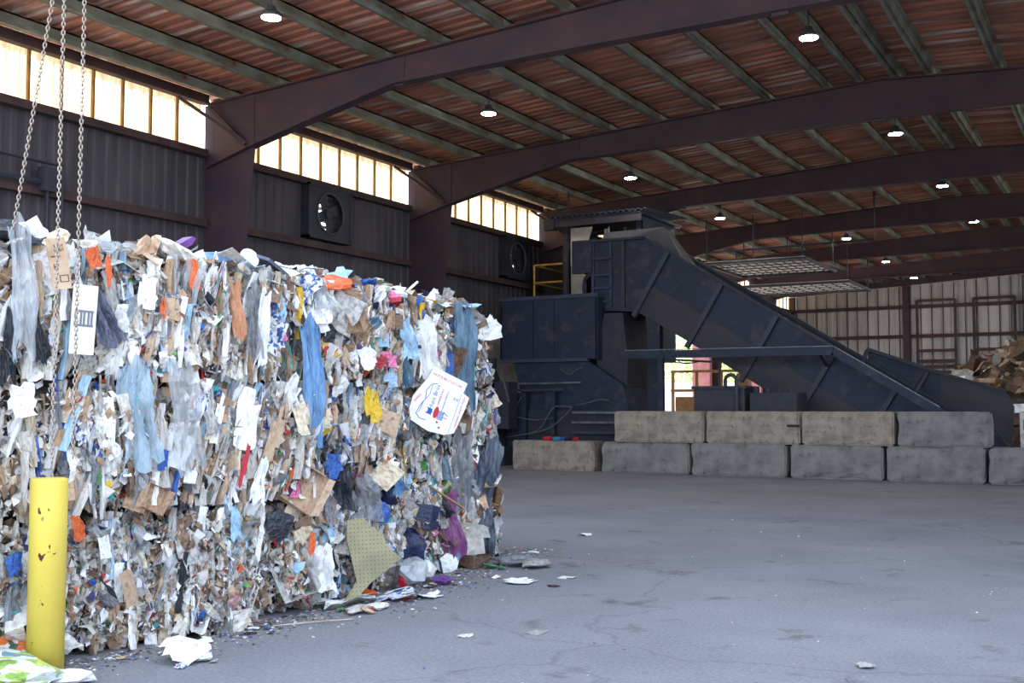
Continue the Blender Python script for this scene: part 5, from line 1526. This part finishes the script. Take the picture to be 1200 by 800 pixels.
litter('red_wrapper', 'strip', 'red', -5.62, 8.0, (.08, .28, .08), 'red edged wrapper before the clear bag', 'wrapper', idx=2, rot=(.3, 0, 1.0))
litter('purple_wrapper', 'ball', 'purple', -5.55, 8.5, (.18, .2, .14), 'purple wrapper at the foot of the bales', 'wrapper', idx=0)
litter('grey_heap', 'ball', 'greyfilm', -5.6, 9.95, (.36, .46, .18), 'grey plastic heap at the far corner of the bales', 'film', idx=1)
litter('grey_heap', 'ball', 'grey', -5.32, 9.85, (.30, .34, .14), 'light grey plastic heap beyond the far corner of the bales', 'film', idx=9)
litter('white_scrap', 'sheet', 'white', -5.0, 8.95, (.24, .3, .07), 'white torn paper lying alone right of the far corner litter', 'paper', idx=12)
litter('crushed_carton', 'carton', 'kraft2', -5.9, 9.6, (.26, .3, .2), 'dark crushed carton at the far foot of the bales', 'carton', idx=3)
litter('white_scrap', 'stiff', 'white', -4.74, 9.40, (.14, .16, .03), 'small white sheet on the open floor beyond the bales', 'paper', idx=5)
litter('dark_scrap', 'sheet', 'black', -4.62, 8.9, (.10, .12, .03), 'small dark scrap on the open floor near the white sheet', 'litter', idx=5)
litter('white_scrap', 'sheet', 'white2', -4.17, 6.69, (.10, .12, .04), 'small white scrap with a dark edge on the open floor', 'paper', idx=7)
litter('flat_card', 'stiff', 'grey', -3.79, 7.04, (.12, .16, .02), 'small flat grey card on the open floor', 'card', idx=8)
litter('flat_card', 'ball', 'grey', -1.53, 7.10, (.12, .10, .05), 'small bent grey piece alone at the lower right of the floor', 'litter', idx=9)
litter('white_scrap', 'sheet', 'white', -6.1, 12.6, (.16, .18, .07), 'small white scrap on the dark floor behind the bales', 'paper', idx=10)
rg = random.Random(5)
COLW = {'white': 'white', 'white2': 'soiled white', 'grey': 'grey', 'kraft': 'brown card', 'print1': 'blue printed', 'print3': 'mixed colour printed', 'greyfilm': 'grey film', 'blue': 'blue', 'red': 'red', 'green': 'green', 'tan': 'tan card'}
def size_word(s_): return 'tiny' if s_ < .075 else 'small' if s_ < .11 else 'hand-sized'
def where(y, dx):
    a = 'near the bollard' if y < 5.6 else 'before the second bale' if y < 6.6 else 'before the foam mat' if y < 7.9 else 'by the clear bag' if y < 9 else 'below the purple cloth' if y < 9.9 else 'at the far corner of the bales'
    return a + (', at its foot' if dx < .2 else ', further out' if dx < .38 else ', farthest out')
for k in range(46):                   # small countable scraps round the foot of the stack
    t = rg.random()
    y = 4.9 + 6.0 * t
    x = face_x(y) + .12 + abs(rg.gauss(0, .22)) + (.25 * rg.random() if y > 7 else 0)
    mt = rg.choice(['white', 'white2', 'grey', 'kraft', 'print1', 'print3', 'greyfilm', 'white', 'blue', 'red', 'green', 'tan', 'white'])
    s = rg.uniform(.05, .15)
    litter('floor_scrap', rg.choice(('sheet', 'ball', 'stiff')), mt, x, y, (s, s * rg.uniform(.6, 1), s * .4), '%s %s scrap %s' % (size_word(s), COLW[mt], where(y, x - face_x(y))), 'litter', rot=(rg.gauss(0, .15), rg.gauss(0, .15), rg.uniform(0, 6)), idx=rg.randrange(20), group='small scraps at the foot of the bales')
# crumbs of waste, too many to count
v, f, mi = [], [], []
for k in range(2600):
    y = rg.uniform(4.2, 11.2); x = face_x(y) + .03 + abs(rg.gauss(0, .22 if y < 7 else .34)); s = rg.uniform(.006, .022)
    if rg.random() < .12: x = rg.uniform(-5.6, .5); y = rg.uniform(5, 17); s *= .8
    t = rg.uniform(0, 6); a = Vector((math.cos(t), math.sin(t), rg.uniform(0, .4))) * s; b = Vector((-math.sin(t), math.cos(t), rg.uniform(0, .4))) * s * rg.uniform(.4, 1)
    c = Vector((x, y, .004)); i = len(v); v += [c - a, c + b, c + a, c - b * .8]; f.append((i, i + 1, i + 2, i + 3)); mi.append(rg.choice((0, 0, 1, 2, 3, 4, 5, 5, 7, 8)))
cr_ = obj('waste_crumbs', (v, f), [WM[k] for k in CHIP]); cr_.data.polygons.foreach_set('material_index', mi)
tag(cr_, 'fine crumbs of paper and dirt scattered over the floor', 'crumbs', kind='stuff')
for nm, pts, mt, lab in (('plant_stalk', [(-5.62, 6.05, .02), (-5.6, 6.15, .3), (-5.64, 5.98, .52)], 'yellow', 'thin pale stalk leaning on the lower bale'), ('plant_stalk', [(-5.55, 6.25, .012), (-5.35, 6.5, .02), (-5.2, 6.75, .012)], 'lime', 'thin pale strap lying on the floor by the bales')):
    bm = BM(); tube(bm, pts, .005, 5); tag(obj(nm, bm, WM['cream']), lab, 'strap')

# ------------------------------------------------------------------ heap of loose cardboard at the far right
hx, hy, HR, HH = -.6, 39.5, 8.0, 4.75
def heap_z(x, y):
    d = math.hypot((x - hx), (y - hy) * .85) / HR
    return max(0, HH * (1 - d ** 1.35)) + .25 * noise.noise(Vector((x * .8, y * .8, 3)))
v, f = [], []
nr, na = 10, 28
for i in range(nr + 1):
    for k in range(na):
        t = 2 * PI * k / na; r_ = HR * i / nr
        x, y = hx + r_ * math.cos(t), hy + r_ / .85 * math.sin(t); v.append((x, y, max(0, heap_z(x, y) - .26)))
for i in range(nr):
    for k in range(na):
        f.append((i * na + k, (i + 1) * na + k, (i + 1) * na + (k + 1) % na, i * na + (k + 1) % na))
hp = obj('heap_core', (v, f), M['waste_core']); tag(hp, 'packed lower mass of the loose cardboard heap', 'heap', kind='stuff')
rg = random.Random(21)
cnt = 0
while cnt < 290:
    x = rg.uniform(-7, -1.6) if rg.random() < .85 else rg.uniform(-1.6, 1.5); y = rg.uniform(31.8, 42)
    z = heap_z(x, y)
    if z < .05: continue
    kind = rg.choices(('stiff', 'flap', 'carton', 'sheet', 'ball'), (30, 24, 22, 14, 10))[0]
    mt = rg.choices(('kraft', 'tan', 'kraft2', 'white', 'white2', 'film', 'lightblue', 'pink', 'black', 'orange'), (32, 28, 10, 15, 9, 4, 2, 1, 2, 1))[0]
    if kind in ('carton', 'flap') and mt in ('film', 'lightblue', 'pink', 'orange'): mt = 'kraft'
    s = rg.uniform(.26, .68) * (1 if kind != 'ball' else .6)
    me = LIB[kind][rg.randrange(len(LIB[kind]))]
    o = bpy.data.objects.new('cardboard_piece' if mt in ('kraft', 'tan', 'kraft2') else 'paper_piece', me); C.objects.link(o)
    o.location = (x, y, max(z + rg.uniform(-.02, .16), s * .28)); o.rotation_euler = (rg.gauss(0, .7), rg.gauss(0, .7), rg.uniform(0, 6)); o.scale = (s, s * rg.uniform(.6, 1), s * rg.uniform(.35, .8))
    o.material_slots[0].link = 'OBJECT'; o.material_slots[0].material = WM[mt]
    col = {'kraft': 'brown', 'tan': 'tan', 'kraft2': 'dark brown', 'white': 'white', 'white2': 'off-white', 'film': 'clear plastic', 'lightblue': 'light blue', 'pink': 'pink', 'black': 'black', 'orange': 'orange'}[mt]
    lab = '%s %s %s %s %s' % ('big' if s > .48 else 'mid-sized' if s > .34 else 'small', col, {'sheet': 'crumpled piece', 'carton': 'crushed carton', 'stiff': 'flat sheet', 'flap': 'folded flap', 'ball': 'crushed lump'}[kind],
        'on the crest' if z > 2.6 else 'halfway up' if z > 1.4 else 'low on the slope', 'of the cardboard heap' + (', left end' if x < -4.6 else ', middle' if x < -3 else ', right part' if x < -1.6 else ', beyond its right part'))
    tag(o, lab, 'cardboard' if mt in ('kraft', 'tan', 'kraft2') else 'waste', 'pieces of the cardboard heap')
    cnt += 1
wc = empty('white_carton', (-2.36, 29.6, 0), 'white carton standing at the right edge behind the last block', 'carton')
bm = BM(); box(bm, -.22, .7, -.3, .3, 0, 1.5); obj('body', bm, WM['white2'], wc)
bm = BM(); box(bm, -.15, -.05, -.305, -.3, 1.05, 1.3); obj('printed_mark', bm, M['ink_grey'], wc)
rg = random.Random(31)
for k, (x, y, z, sx, rz, mt, lab) in enumerate(((-2.9, 31.2, .55, .9, .4, 'tan', 'flat tan carton stacked lowest beside the white carton'), (-2.7, 31.4, .95, .8, .9, 'kraft', 'brown flattened carton in the middle of the pile beside the white carton'), (-2.85, 31.5, 1.3, .8, .1, 'kraft2', 'dark brown carton on the pile beside the white carton'), (-2.8, 31.3, 1.62, .6, .6, 'white', 'white sheet on top of the pile beside the white carton'))):
    bm = BM(); box(bm, -sx / 2, sx / 2, -.35, .35, -z * .5 if k == 0 else -.16, .16 if k < 3 else .06)
    o = obj('flat_carton', bm, WM[mt], loc=(x, y, z if k else z * .5)); o.rotation_euler = (0, rg.uniform(-.12, .12) if k else 0, rz); tag(o, lab, 'carton', 'cartons piled beside the white carton')
